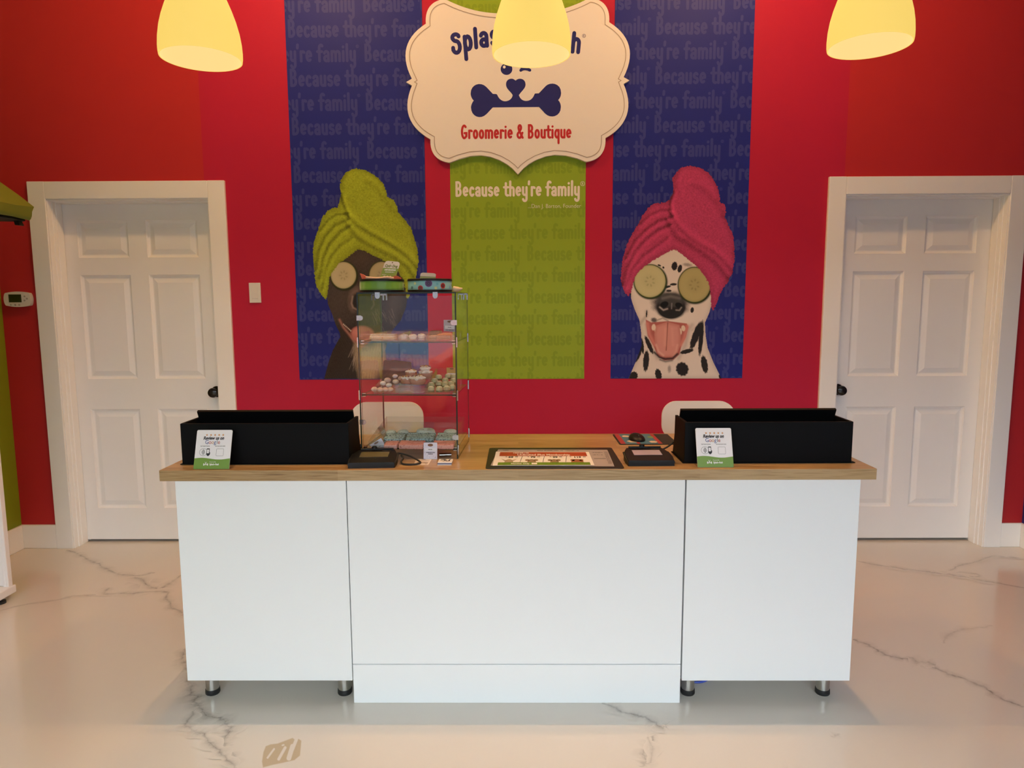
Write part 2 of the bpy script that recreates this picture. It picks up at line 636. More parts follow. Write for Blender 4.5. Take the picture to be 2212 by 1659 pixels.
def strip(bm, pts, t, put, clip=None):
    """Ribbon of width t along 2-D points with rounded ends; put maps (x, y) to 3-D."""
    P = [Vector(p) for p in pts]
    Q = [P[0]]
    for p in P[1:]:
        if (p - Q[-1]).length > 1e-5:
            Q.append(p)
    P = Q
    n = len(P)
    if n == 1:
        P = [P[0], P[0] + Vector((1e-3, 0))]
        n = 2
    closed = n > 4 and (P[0] - P[-1]).length < 1e-3
    L, R = [], []
    for i in range(n):
        if closed and i in (0, n - 1):
            d = (P[1] - P[0]).normalized() + (P[-1] - P[-2]).normalized()
            d1 = (P[1] - P[0]).normalized()
        else:
            d1 = (P[min(n - 1, i + 1)] - P[i]).normalized() if i < n - 1 else (P[i] - P[i - 1]).normalized()
            d0 = (P[i] - P[i - 1]).normalized() if i > 0 else d1
            d = d0 + d1
        if d.length < 1e-4:
            d = d1
        d.normalize()
        nrm = Vector((-d.y, d.x))
        k = 1.0 / max(0.6, abs(nrm.dot(Vector((-d1.y, d1.x)))))
        L.append(P[i] + nrm * t / 2 * k)
        R.append(P[i] - nrm * t / 2 * k)

    # each stroke (and each step along it) sits a hair above the last so that no two faces coincide
    o3 = Vector(put(0, 0))
    up3 = (Vector(put(1, 0)) - o3).cross(Vector(put(0, 1)) - o3).normalized()
    LIFT[0] = (LIFT[0] + 1) % 9
    base = LIFT[0] * 2.4e-5

    def V(p, i=0):
        x, y = p.x, p.y
        if clip:
            x = min(max(x, clip[0]), clip[1])
        return bm.verts.new(Vector(put(x, y)) + up3 * (base + i * 7e-6))

    def inside(p):
        return clip is None or (clip[0] - t * 0.4 < p.x < clip[1] + t * 0.4)

    lv = [None] * n
    rv = [None] * n
    for i in range(n - 1):
        if not (inside(P[i]) and inside(P[i + 1])):
            continue
        for j in (i, i + 1):
            if lv[j] is None:
                lv[j], rv[j] = V(L[j], j), V(R[j], j)
        bm.faces.new((lv[i], rv[i], rv[i + 1], lv[i + 1]))
    if not closed:
        for end, s in ((0, -1), (n - 1, 1)):
            if not inside(P[end]):
                continue
            d = (P[1] - P[0]) if end == 0 else (P[-1] - P[-2])
            a0 = math.atan2(d.y, d.x) + (PI / 2 if end == 0 else -PI / 2)
            ring = [V(P[end] + Vector((math.cos(a0 + PI * k / 6), math.sin(a0 + PI * k / 6))) * t / 2, end) for k in range(7)]
            bm.faces.new(ring)


def letters_width(txt, xh):
    return sum(G[c][0] for c in txt) * xh


def letters(bm, txt, x, z, xh, put, t=0.25, clip=None, curve=None, sx=1.0, asc=1.0):
    """Write txt with x-height xh starting at (x, z); curve(s) may return (x, z, angle) for bent baselines."""
    for ch in txt:
        adv, strokes = G[ch]
        w = adv * xh * sx
        if clip is None or (x + w > clip[0] and x < clip[1]):
            if ch == '\u00ae':
                c0 = (x + 0.10 * xh, z + 1.25 * xh)
                strip(bm, [(c0[0] + 0.11 * xh * math.cos(a * PI / 6), c0[1] + 0.11 * xh * math.sin(a * PI / 6)) for a in range(13)], 0.045 * xh, put, clip)
                q = 0.05 * xh
                strip(bm, [(c0[0] - q * .6, c0[1] - q), (c0[0] - q * .6, c0[1] + q), (c0[0] + q * .5, c0[1] + q * .8), (c0[0] - q * .4, c0[1]), (c0[0] + q * .7, c0[1] - q)], 0.035 * xh, put, clip)
            for st in strokes:
                pts = []
                for (a, b) in st:
                    a *= sx
                    if b > 0.87:
                        b = 0.87 + (b - 0.87) * asc
                    if curve:
                        bx, bz, ang = curve(x + w / 2)
                        u, v = (a * xh - w / 2), b * xh
                        pts.append((bx + u * math.cos(ang) - v * math.sin(ang), bz + u * math.sin(ang) + v * math.cos(ang)))
                    else:
                        pts.append((x + a * xh, z + b * xh))
                strip(bm, pts, t * xh, put, clip)
        x += w
    return x


def scribble(bm, put, x0, x1, y, h, seed, gap=0.25):
    """A line of small print too fine to read: uneven little marks."""
    r = random.Random(seed)
    x, w = x0, h * 0.9 * (x1 - x0)
    n = 0
    while x < x1:
        dw = (x1 - x0) * r.uniform(0.025, 0.06)
        if r.random() > 0.13:
            hh = h * r.uniform(0.7, 1.05)
            flat(bm, [put(x, y), put(min(x1, x + dw * (1 - gap)), y), put(min(x1, x + dw * (1 - gap)), y + hh), put(x, y + hh)])
        x += dw


def font_mesh(bm, txt, put, size, align='CENTER', bold=0.0, shear=0.0, sx=1.0, x=0.0, z=0.0, mi=0):
    """Plain sans lettering from the built-in font, mapped by put(x, y)."""
    cu = bpy.data.curves.new('txt', 'FONT')
    cu.body = txt
    cu.size = size
    cu.align_x = align
    cu.offset = bold
    cu.shear = shear
    cu.resolution_u = 3
    o = bpy.data.objects.new('txt', cu)
    COL.objects.link(o)
    dg = bpy.context.evaluated_depsgraph_get()
    dg.update()
    me = bpy.data.meshes.new_from_object(o.evaluated_get(dg))
    bpy.data.objects.remove(o)
    bpy.data.curves.remove(cu)
    vs = [bm.verts.new(put(x + v.co.x * sx, z + v.co.y)) for v in me.vertices]
    for p in me.polygons:
        try:
            bm.faces.new([vs[i] for i in p.vertices]).material_index = mi
        except ValueError:
            pass
    bpy.data.meshes.remove(me)

# ================================================================ the room
XL, XR = -2.915, 2.915
FRONT = -5.8


def struct(name, bm, m, parent=None, smooth=False):
    o = obj(name, bm, m, parent, smooth=smooth)
    if parent is None:
        o['kind'] = 'structure'
    return o


DOORS = ((-2.608, -1.705), (1.797, 2.692))
DTOP = 2.0
bm = bmesh.new()
box(bm, XL - 0.12, XR + 0.12, FRONT - 0.14, 0.30, -0.10, 0.0)
floor = struct('floor', bm, floor_mat('poured_floor'))

bm = bmesh.new()
xs = [XL - 0.12, DOORS[0][0], DOORS[0][1], DOORS[1][0], DOORS[1][1], XR + 0.12]
for k in (0, 2, 4):
    box(bm, xs[k], xs[k + 1], 0.0, 0.16, 0.0, CEIL)
for k in (1, 3):
    box(bm, xs[k], xs[k + 1], 0.0, 0.16, DTOP, CEIL)
box(bm, XL - 0.12, XR + 0.12, 0.16, 0.20, 0.0, CEIL, mi=1)  # black sheet behind the doors, its colour standing for shade in the gaps
wall_back = struct('wall_back', bm, [M_RED_PAINT, M_DARK_BACKING])
bm = bmesh.new()
box(bm, -1.66, 1.75, -0.0015, 0.0, 0.145, CEIL)
box(bm, -1.728, -1.66, -0.0015, 0.0, 2.05, CEIL)
box(bm, 1.75, 1.791, -0.0015, 0.0, 2.05, CEIL)
obj('wall_panel', bm, M_CRIMSON, wall_back)

bm = bmesh.new()
box(bm, XL - 0.12, XL, FRONT, 0.0, 0.0, CEIL)
struct('wall_left', bm, M_GREEN_WALL)
bm = bmesh.new()
box(bm, XR, XR + 0.12, FRONT, 0.0, 0.0, CEIL)
struct('wall_right', bm, M_NAVY_WALL)
bm = bmesh.new()
box(bm, XL - 0.12, XR + 0.12, FRONT - 0.14, 0.20, CEIL, CEIL + 0.1)
struct('ceiling', bm, M_CEILING)
WX, WZ0, WZ1 = 2.6, 0.12, 2.5
bm = bmesh.new()
box(bm, XL - 0.12, -WX, FRONT - 0.14, FRONT, 0, CEIL)
box(bm, WX, XR + 0.12, FRONT - 0.14, FRONT, 0, CEIL)
box(bm, -WX, WX, FRONT - 0.14, FRONT, 0, WZ0)
box(bm, -WX, WX, FRONT - 0.14, FRONT, WZ1, CEIL)
struct('wall_front', bm, mat('front_wall_paint', (0.6, 0.58, 0.55), 0.6))
win = bpy.data.objects.new('window_1', None)
COL.objects.link(win)
win['kind'] = 'structure'
M_FRAME = mat('dark_window_frame', (0.03, 0.03, 0.03), 0.4)
for x in (-WX, -0.87, 0.87, WX):
    bm = bmesh.new()
    box(bm, x - 0.03, x + 0.03, FRONT - 0.10, FRONT - 0.04, WZ0, WZ1)
    obj('window_frame', bm, M_FRAME, win)
for z in (WZ0, 2.1, WZ1):
    bm = bmesh.new()
    box(bm, -WX, WX, FRONT - 0.10, FRONT - 0.04, z - 0.03, z + 0.03)
    obj('window_frame', bm, M_FRAME, win)
bm = bmesh.new()
box(bm, -WX, WX, FRONT - 0.075, FRONT - 0.069, WZ0, WZ1)
obj('window_pane', bm, glass_mat('shop_window_glass', (0.97, 0.98, 0.98)), win)


# baseboards
def baseboard(name, x0, x1, y0, y1, side=None):
    bm = bmesh.new()
    box(bm, x0, x1, y0, y1, 0.0, 0.142, bev=0.004)
    return struct(name, bm, M_TRIM)


baseboard('baseboard_back_left', XL, -2.7035, -0.016, 0.0)
baseboard('baseboard_back_middle', -1.6104, 1.7018, -0.016, 0.0)
baseboard('baseboard_back_right', 2.7873, XR, -0.016, 0.0)
baseboard('baseboard_left', XL, XL + 0.016, FRONT, -0.016)
baseboard('baseboard_right', XR - 0.016, XR, FRONT, -0.016)


# six-panel doors
def door_slab(bm, x0, x1, z0, z1, y, th, cols, rows):
    """Door leaf with raised-field panels; front face at y, looking towards -y."""
    xs = sorted([x0, x1] + [c for k in cols for c in k])
    zs = sorted([z0, z1] + [r for k in rows for r in k])
    cache = {}

    def V(x, yy, z):
        k = (round(x, 5), round(yy, 5), round(z, 5))
        if k not in cache:
            cache[k] = bm.verts.new((x, yy, z))
        return cache[k]

    for i in range(len(xs) - 1):
        for j in range(len(zs) - 1):
            a, b, c, d = xs[i], xs[i + 1], zs[j], zs[j + 1]
            if any(abs(a - k[0]) < 1e-6 and abs(b - k[1]) < 1e-6 for k in cols) and any(abs(c - k[0]) < 1e-6 and abs(d - k[1]) < 1e-6 for k in rows):
                loops = []
                for inset, dep in ((0, 0), (0.004, 0.007), (0.014, 0.013), (0.019, 0.013), (0.046, 0.004)):
                    loops.append([V(a + inset, y + dep, c + inset), V(b - inset, y + dep, c + inset), V(b - inset, y + dep, d - inset), V(a + inset, y + dep, d - inset)])
                for A, B in zip(loops, loops[1:]):
                    for k in range(4):
                        bm.faces.new((A[k], A[(k + 1) % 4], B[(k + 1) % 4], B[k]))
                bm.faces.new(loops[-1])
            else:
                bm.faces.new((V(a, y, c), V(b, y, c), V(b, y, d), V(a, y, d)))
    # back and edges
    box(bm, x0, x1, y + 0.016, y + th, z0, z1)
    for (p, q, r, s) in ((x0, x1, z0, z0), (x0, x1, z1, z1)):
        bm.faces.new([bm.verts.new(v) for v in ((p, y, r), (q, y, r), (q, y + 0.016, r), (p, y + 0.016, r))])
    for p in (x0, x1):
        bm.faces.new([bm.verts.new(v) for v in ((p, y, z0), (p, y, z1), (p, y + 0.016, z1), (p, y + 0.016, z0))])


ROWS = ((0.209, 0.808), (0.987, 1.589), (1.687, 1.897))
for n, (xa, xb, oa, ob, cols, kx) in enumerate((
        (-2.7035, -1.6104, DOORS[0][0], DOORS[0][1], ((-2.519, -2.227), (-2.122, -1.828)), -1.765),
        (1.7018, 2.7873, DOORS[1][0], DOORS[1][1], ((1.912, 2.204), (2.309, 2.601)), 1.857))):
    d = bpy.data.objects.new('door_%d' % (n + 1), None)
    COL.objects.link(d)
    d['kind'] = 'structure'
    # casing: two legs and a head, flat boards
    for (a, b, c, e) in ((xa, oa, 0.0, 2.0951), (ob, xb, 0.0, 2.0951)):
        bm = bmesh.new()
        box(bm, a, b, -0.020, 0.0, c, e, bev=0.003)
        obj('casing', bm, M_TRIM, d)
    bm = bmesh.new()
    box(bm, oa, ob, -0.0195, 0.0, DTOP, 2.0946, bev=0.003)
    obj('casing', bm, M_TRIM, d)
    # jamb with a stepped stop
    bm = bmesh.new()
    for a, b, s in ((oa, oa + 0.006, 1), (ob - 0.006, ob, -1)):
        box(bm, a, b, -0.012, 0.16, 0.0, DTOP, bev=0.0015)
        c = oa if s == 1 else ob
        box(bm, min(c, c + s * 0.016), max(c, c + s * 0.016), 0.045, 0.098, 0.0, DTOP, bev=0.003)
        box(bm, min(c, c + s * 0.011), max(c, c + s * 0.011), 0.020, 0.046, 0.0, DTOP, bev=0.002)
    box(bm, oa, ob, -0.012, 0.16, DTOP - 0.006, DTOP, bev=0.0015)
    box(bm, oa, ob, 0.045, 0.098, DTOP - 0.014, DTOP, bev=0.003)
    obj('door_frame', bm, M_TRIM, d)
    bm = bmesh.new()
    door_slab(bm, oa + 0.008, ob - 0.008, 0.016, DTOP - 0.008, 0.10, 0.04, cols, ROWS)
    obj('door_panel', bm, M_DOOR, d)
    # round knob with rose
    MK = Matrix.Translation((kx, 0.10, 0.910)) @ Matrix.Rotation(PI / 2, 4, 'X')
    bm = bmesh.new()
    lathe(bm, [(0, 0.0), (0.032, 0.0), (0.033, 0.004), (0.028, 0.010), (0.014, 0.013), (0.011, 0.030), (0.016, 0.038), (0.026, 0.046), (0.029, 0.056), (0.026, 0.066), (0.014, 0.072), (0, 0.073)], seg=28, M=MK)
    obj('door_knob', bm, M_KNOB, d, smooth=True)


# floor veins and the tan repair smear, cast into the floor's surface
def vein_mesh(lines, name='vein'):
    bm = bmesh.new()
    lay = bm.verts.layers.float_color.new('vein')
    for pts, w, dark in lines:
        # pts are (photo x, photo y) of the vein on the floor, surveyed to metres
        P = [PZ(x, y, 0.0004) for x, y in pts]
        rr = random.Random(int(pts[0][0] * 7 + pts[0][1]))
        Q = []
        Q = smooth_path(P, 8)
        n = len(Q)
        rows = []
        j1 = j2 = 0.0
        lift = 0.00012 * (len(bm.verts) // 7 % 7)
        for i, p in enumerate(Q):
            d = (Q[min(n - 1, i + 2)] - Q[max(0, i - 2)])
            nrm = Vector((-d.y, d.x, 0)).normalized()
            j1 = 0.6 * j1 + rr.gauss(0, 0.45 * w)
            ww = w * (0.55 + 0.9 * abs(math.sin(i * 0.37 + pts[0][0]))) * (0.25 + 0.75 * min(1, min(i, n - 1 - i) / 5.0))
            row = []
            for off, v in ((-4.2, 0.0), (-1.7, 0.25), (-0.28, 0.72), (0, 1.0), (0.28, 0.75), (1.4, 0.28), (4.6, 0.0)):
                vv = bm.verts.new(p + nrm * (ww * off + j1) + Vector((0, 0, lift + i * 6e-6)))
                vv[lay] = (v * dark, 0, 0, 1)
                row.append(vv)
            rows.append(row)
        for A, B in zip(rows, rows[1:]):
            for k in range(6):
                bm.faces.new((A[k], A[k + 1], B[k + 1], B[k]))
    return obj(name, bm, floor_mat('poured_floor_vein', True), floor)


veins = [
    ([(145, 1188), (165, 1195), (185, 1205), (215, 1220), (245, 1236), (290, 1243), (335, 1236)], 0.007, 0.8),
    ([(250, 1237), (300, 1250), (330, 1268), (355, 1268), (392, 1242)], 0.009, 0.8),
    ([(210, 1288), (235, 1270), (232, 1280), (300, 1280), (355, 1279), (360, 1296), (372, 1312), (392, 1323), (405, 1345)], 0.007, 0.75),
    ([(290, 1250), (310, 1258), (330, 1270), (350, 1275)], 0.016, 0.8),
    ([(0, 1320), (45, 1308), (120, 1297), (160, 1288), (215, 1285)], 0.004, 0.6),
    ([(415, 1395), (395, 1420), (408, 1450), (412, 1480), (420, 1510), (428, 1530), (460, 1548), (488, 1562), (495, 1578), (480, 1600), (480, 1622)], 0.009, 0.9),
    ([(418, 1535), (405, 1560), (410, 1575), (440, 1590), (465, 1615), (480, 1632), (505, 1659)], 0.006, 0.8),
    ([(403, 1470), (415, 1500), (420, 1520)], 0.013, 0.9),
    ([(500, 1625), (508, 1640), (510, 1659)], 0.005, 0.8),
    ([(1850, 1212), (1900, 1222), (1960, 1230), (2020, 1237), (2080, 1246), (2130, 1256), (2212, 1270)], 0.007, 0.75),
    ([(1990, 1232), (2050, 1238), (2110, 1247), (2108, 1240), (2060, 1236)], 0.006, 0.55),
    ([(2040, 1236), (2075, 1222), (2110, 1213), (2140, 1202), (2180, 1204), (2212, 1208)], 0.005, 0.65),
    ([(1842, 1382), (1870, 1390), (1895, 1405), (1925, 1418), (1955, 1422), (1985, 1432), (2030, 1448), (2080, 1465), (2130, 1488), (2160, 1508), (2212, 1526)], 0.0065, 0.85),
    ([(1960, 1420), (1990, 1430), (2020, 1440)], 0.011, 0.6),
    ([(2035, 1389), (2055, 1368), (2090, 1358), (2145, 1352)], 0.006, 0.42),
    ([(1300, 1519), (1340, 1535), (1380, 1548), (1410, 1558), (1428, 1572), (1440, 1570)], 0.006, 0.85),
    ([(1415, 1560), (1428, 1570), (1436, 1574)], 0.012, 0.8),
    ([(1412, 1585), (1402, 1605), (1392, 1625), (1398, 1645), (1388, 1659)], 0.007, 0.6),
    ([(1400, 1592), (1410, 1620), (1402, 1650)], 0.005, 0.5),
    ([(1795, 1592), (1805, 1590), (1815, 1586)], 0.004, 0.5),
]
vein_mesh(veins)
bm = bmesh.new()
lay = bm.verts.layers.float_color.new('vein')
GX, GY = 150, 120
cx0, cx1, cy0, cy1 = 560, 656, 1590, 1659
sd_poly = [(600, 1606), (632, 1594), (640, 1600), (645, 1596), (651, 1600), (650, 1612), (648, 1632), (636, 1642), (610, 1648), (590, 1652), (568, 1658), (566, 1645), (569, 1625), (574, 1612), (584, 1608)]
holes = [((578, 1637), (592, 1618), 2.0), ((602, 1640), (616, 1615), 3.0), ((624, 1638), (632, 1612), 5.0), ((632, 1618), (640, 1598), 3.5), ((610, 1610), (613, 1609), 1.5)]


def in_poly(x, y, poly):
    c = False
    for i in range(len(poly)):
        (x1, y1), (x2, y2) = poly[i], poly[i - 1]
        if (y1 > y) != (y2 > y) and x < (x2 - x1) * (y - y1) / (y2 - y1) + x1:
            c = not c
    return c


def seg_d(x, y, a, b):
    vx, vy = b[0] - a[0], b[1] - a[1]
    t = max(0, min(1, ((x - a[0]) * vx + (y - a[1]) * vy) / (vx * vx + vy * vy + 1e-9)))
    return math.hypot(x - a[0] - t * vx, y - a[1] - t * vy)


grid = {}
for i in range(GX + 1):
    for j in range(GY + 1):
        px, py = cx0 + (cx1 - cx0) * i / GX, cy0 + (cy1 + 6 - cy0) * j / GY
        edge = min(seg_d(px, py, sd_poly[q - 1], sd_poly[q]) for q in range(len(sd_poly)))
        g = max(0.0, min(1.0, (edge if in_poly(px, py, sd_poly) else -edge) / 2.0 + 0.5))
        for a, b, w in holes:
            g *= max(0.0, min(1.0, (seg_d(px, py, a, b) - w) / 1.5 + 0.5))
        v = bm.verts.new(PZ(px, py, 0.0005))
        v[lay] = (0, g * 0.85, 0, 1)
        grid[i, j] = v
for i in range(GX):
    for j in range(GY):
        q = [grid[i, j], grid[i, j + 1], grid[i + 1, j + 1], grid[i + 1, j]]
        bm.faces.new(q)
obj('stain', bm, floor_mat('poured_floor_vein', True), floor)

# ================================================================ wall banners
ZB = 0.9898
BTOP = 3.45


def banner_text(bm, x0, x1, phase, put, z0, zref, k):
    """Repeating line of the slogan in staggered rows; the row at zref starts at phase."""
    line = "Because they're family\u00ae"
    per, step = 0.817 * k, 0.1268 * k * (1.02 if k < 1 else 1.0)
    xh = per / (letters_width(line, 1.0) + 0.28)
    for i in range(-20, 30):
        zc = zref + step * i
        if zc < z0 - 0.06 or zc > BTOP - 0.05 or (k < 1 and abs(zc - 2.035) < 0.05):
            continue
        off = phase + (0.5 * per if i % 2 else 0.0)
        for n in range(-4, 5):
            sx = off + n * per
            if sx < x1 and sx + per > x0:
                letters(bm, line, sx, zc - 0.5 * xh, xh, put, 0.225, (x0, x1))


BANNERS = (('blue', -1.2441, -0.5069, -1.233, M_BLUE, M_BLUE_TXT), ('lime', -0.3690, 0.3754, -0.322, M_LIME, M_LIME_TXT), ('blue', 0.5242, 1.2695, 0.743, M_BLUE, M_BLUE_TXT))
banner_objs = []
for nm, x0, x1, ph, mb, mt in BANNERS:
    lab = {-1.2441: 'tall navy wall banner printed with a black dog in a lime towel turban',
           -0.3690: 'lime green wall banner with a cream slogan below the plaque',
           0.5242: 'tall navy wall banner printed with a spotted dalmatian in a pink towel turban'}[x0]
    bm = bmesh.new()
    box(bm, x0, x1, -0.003, -0.0016, ZB, BTOP)
    o = obj('wall_banner', bm, mb)
    tag(o, lab, 'banner', 'printed banners on the back wall')
    banner_objs.append(o)
    bm = bmesh.new()
    banner_text(bm, x0 + 0.001, x1 - 0.001, ph, lambda x, z: (x, -0.0034, z), ZB + 0.004, 1.797 if nm == 'lime' else 2.872, 0.912 if nm == 'lime' else 1.0)
    # trim rows that would run below the banner edge
    geom = list(bm.verts) + list(bm.edges) + list(bm.faces)
    bmesh.ops.bisect_plane(bm, geom=geom, plane_co=(0, 0, ZB + 0.002), plane_no=(0, 0, -1), clear_outer=True)
    obj('lettering', bm, mt, o)

# slogan on the lime banner
bm = bmesh.new()
sl = "Because they're family"
x0 = PY(983, 425)[0]
x1 = PY(1253, 425)[0]
zb = PY(1100, 424)[2]
xh = (x1 - x0) / letters_width(sl, 1.0)
letters(bm, sl, x0, zb - 0.004, xh, lambda x, z: (x, -0.0038, z), 0.215)
rc = PY(1258.5, 397)
rr_ = 0.0115
strip(bm, [(rc.x + rr_ * math.cos(a * PI / 10), rc.z + rr_ * math.sin(a * PI / 10)) for a in range(21)], 0.0022, lambda x, z: (x, -0.0038, z))
font_mesh(bm, 'R', lambda x, z: (x, -0.0038, z), 0.018, x=rc.x, z=rc.z - 0.0065)
p0, p1 = PY(1122, 449), PY(1255, 449)
font_mesh(bm, '...Dan J. Barton, Founder', lambda x, z: (x, -0.0038, z), 0.0315, 'RIGHT', -0.0004, x=p1.x, z=p1.z, sx=0.93)
obj('slogan', bm, M_CREAM_TXT, banner_objs[1])


# ---------------------------------------------------------------- printed dogs: pictures worked out point by point as a print on the vinyl
class Canvas:
    def __init__(self, x0, x1, y0, y1, step, ox, oy, k):
        self.px, self.py = np.meshgrid(np.arange(x0, x1 + step, step), np.arange(y0, y1 + step, step))
        self.u, self.v = (self.px - ox) * k, (self.py - oy) * k      # drawing units
        self.rgb = np.zeros(self.px.shape + (3,))
        self.mask = np.zeros(self.px.shape, bool)

    def inside(self, poly):
        c = np.zeros(self.u.shape, bool)
        for i in range(len(poly)):
            (x1, y1), (x2, y2) = poly[i], poly[i - 1]
            if y1 == y2:
                continue
            c ^= ((y1 > self.v) != (y2 > self.v)) & (self.u < (x2 - x1) * (self.v - y1) / (y2 - y1) + x1)
        return c

    def dist(self, line, signed=False):
        best = np.full(self.u.shape, 1e9)
        sgn = np.ones(self.u.shape)
        for (ax, ay), (bx, by) in zip(line, line[1:]):
            vx, vy = bx - ax, by - ay
            t = np.clip(((self.u - ax) * vx + (self.v - ay) * vy) / (vx * vx + vy * vy + 1e-9), 0, 1)
            dx, dy = self.u - ax - t * vx, self.v - ay - t * vy
            d = np.hypot(dx, dy)
            n = d < best
            best = np.where(n, d, best)
            sgn = np.where(n, np.sign(vx * dy - vy * dx), sgn)
        return best * sgn if signed else best

    def sd(self, poly):
        d = self.dist(list(poly) + [poly[0]])
        return np.where(self.inside(poly), d, -d)

    def blend(self, a, color):
        a = np.clip(a, 0, 1)[..., None]
        self.rgb = self.rgb * (1 - a) + np.asarray(color) * a

    def fill(self, poly, color, soft=1.5, add=False):
        s = self.sd(poly)
        self.blend(s / soft + 0.5, color)
        if add:
            self.mask |= s > 0
        return s

    def ell(self, cx, cy, rx, ry, ang, color, soft=0.12, rag=0.0):
        a = math.radians(ang)
        x, y = self.u - cx, self.v - cy
        p, q = x * math.cos(a) + y * math.sin(a), -x * math.sin(a) + y * math.cos(a)
        r = np.hypot(p / rx, q / ry)
        if rag:
            r = r + rag * np.sin(np.arctan2(q / ry, p / rx) * 11 + cx) + rag * (self.n1 - 0.5) * 3
        self.blend((1 - r) / soft + 0.5, color)

    def stroke(self, line, w, color, a=1.0):
        self.blend(a * np.exp(-(self.dist(line) / w) ** 2), color)

    def noises(self):
        sh = self.u.shape
        self.n1 = rng.random(sh)
        k = np.array([1, 2, 1]) / 4.0
        n = rng.random(sh)
        for _ in range(2):
            n = np.apply_along_axis(lambda r: np.convolve(r, k, 'same'), 0, n)
            n = np.apply_along_axis(lambda r: np.convolve(r, k, 'same'), 1, n)
        self.n2 = (n - n.mean()) / n.std()

    def towel(self, poly, base, folds, dark=0.5, light=0.25):
        s = self.sd(poly)
        sh = 0.95 + 0.10 * self.n2 * 0.7 + 0.16 * (self.n1 - 0.5)
        sh = sh * (0.72 + 0.28 * np.clip(s / 38, 0, 1))
        for line, w, k in folds:
            d = self.dist(line, True)
            sh = sh - dark * k * np.exp(-((d - w * 0.30) / (w * 0.75)) ** 2) + light * k * np.exp(-((d + w * 1.0) / (w * 0.9)) ** 2)
        rag = s + 2.2 * self.n2
        a = np.clip(rag / 2.5 + 0.5, 0, 1)[..., None]
        self.rgb = self.rgb * (1 - a) + np.clip(np.asarray(base) * np.clip(sh, 0.28, 1.6)[..., None], 0, 1) * a
        self.mask |= rag > 0

    def slice(self, cx, cy, rx, ry, flesh, rim, seed=(0.13, 0.125, 0.04)):
        self.ell(cx + 4, cy + 6, rx + 6, ry + 6, 0, np.asarray(rim) * 0.4, 0.10)
        self.ell(cx, cy, rx, ry, 0, rim, 0.03)
        self.ell(cx, cy, rx - 7, ry - 7, 0, np.asarray(flesh) * 0.82, 0.06)
        self.ell(cx, cy, rx - 14, ry - 14, 0, flesh, 0.20)
        self.ell(cx, cy, rx * .45, ry * .45, 0, np.asarray(flesh) * 0.93, 0.5)
        for k in range(7):
            a = k * 2 * PI / 7 + 0.4
            self.ell(cx + 0.24 * rx * math.cos(a), cy + 0.26 * ry * math.sin(a), 10, 6, math.degrees(a), np.asarray(flesh) * 0.72, 0.7)

    def build(self, name, parent, y):
        X, Yy, Z = on_y(self.px, self.py, y)
        h, w = self.px.shape
        m = self.mask
        idx = np.arange(h * w).reshape(h, w)
        q = np.stack([idx[:-1, :-1], idx[1:, :-1], idx[1:, 1:], idx[:-1, 1:]], -1)
        fm = m[:-1, :-1] & m[1:, :-1] & m[1:, 1:] & m[:-1, 1:]
        q = q[fm]
        used = np.unique(q)
        remap = np.full(h * w, -1)
        remap[used] = np.arange(len(used))
        co = np.stack([X.ravel(), np.full(h * w, y), Z.ravel()], -1)[used]
        q = remap[q]
        me = bpy.data.meshes.new(name)
        me.vertices.add(len(co))
        me.vertices.foreach_set('co', co.astype(np.float32).ravel())
        me.loops.add(q.size)
        me.loops.foreach_set('vertex_index', q.astype(np.int32).ravel())
        me.polygons.add(len(q))
        me.polygons.foreach_set('loop_start', (np.arange(len(q)) * 4).astype(np.int32))
        me.update(calc_edges=True)
        at = me.color_attributes.new('print', 'FLOAT_COLOR', 'POINT')
        col = np.concatenate([np.clip(self.rgb, 0, 1).reshape(-1, 3)[used], np.ones((len(used), 1))], 1)
        at.data.foreach_set('color', col.astype(np.float32).ravel())
        return link_mesh(name, me, mat('printed_picture', attr='print', rough=0.5, spec=0.2), parent)


FUR_W = (0.72, 0.66, 0.60)
cv = Canvas(1334, 1594, 352, 817, 0.8, 1310, 340, 3.456)
cv.noises()
face = [(178, 960), (172, 1010), (190, 1080), (215, 1150), (245, 1215), (257, 1300), (262, 1400), (245, 1450), (215, 1530), (163, 1652), (862, 1652), (800, 1530), (757, 1420), (742, 1330), (737, 1235), (770, 1160), (790, 1080), (800, 980), (760, 800), (510, 660), (300, 760), (190, 900)]
s = cv.fill(face, FUR_W, 2, True)
cv.blend(0.45 * np.exp(-(s / 20) ** 2) * (s > -5), (0.40, 0.36, 0.34))
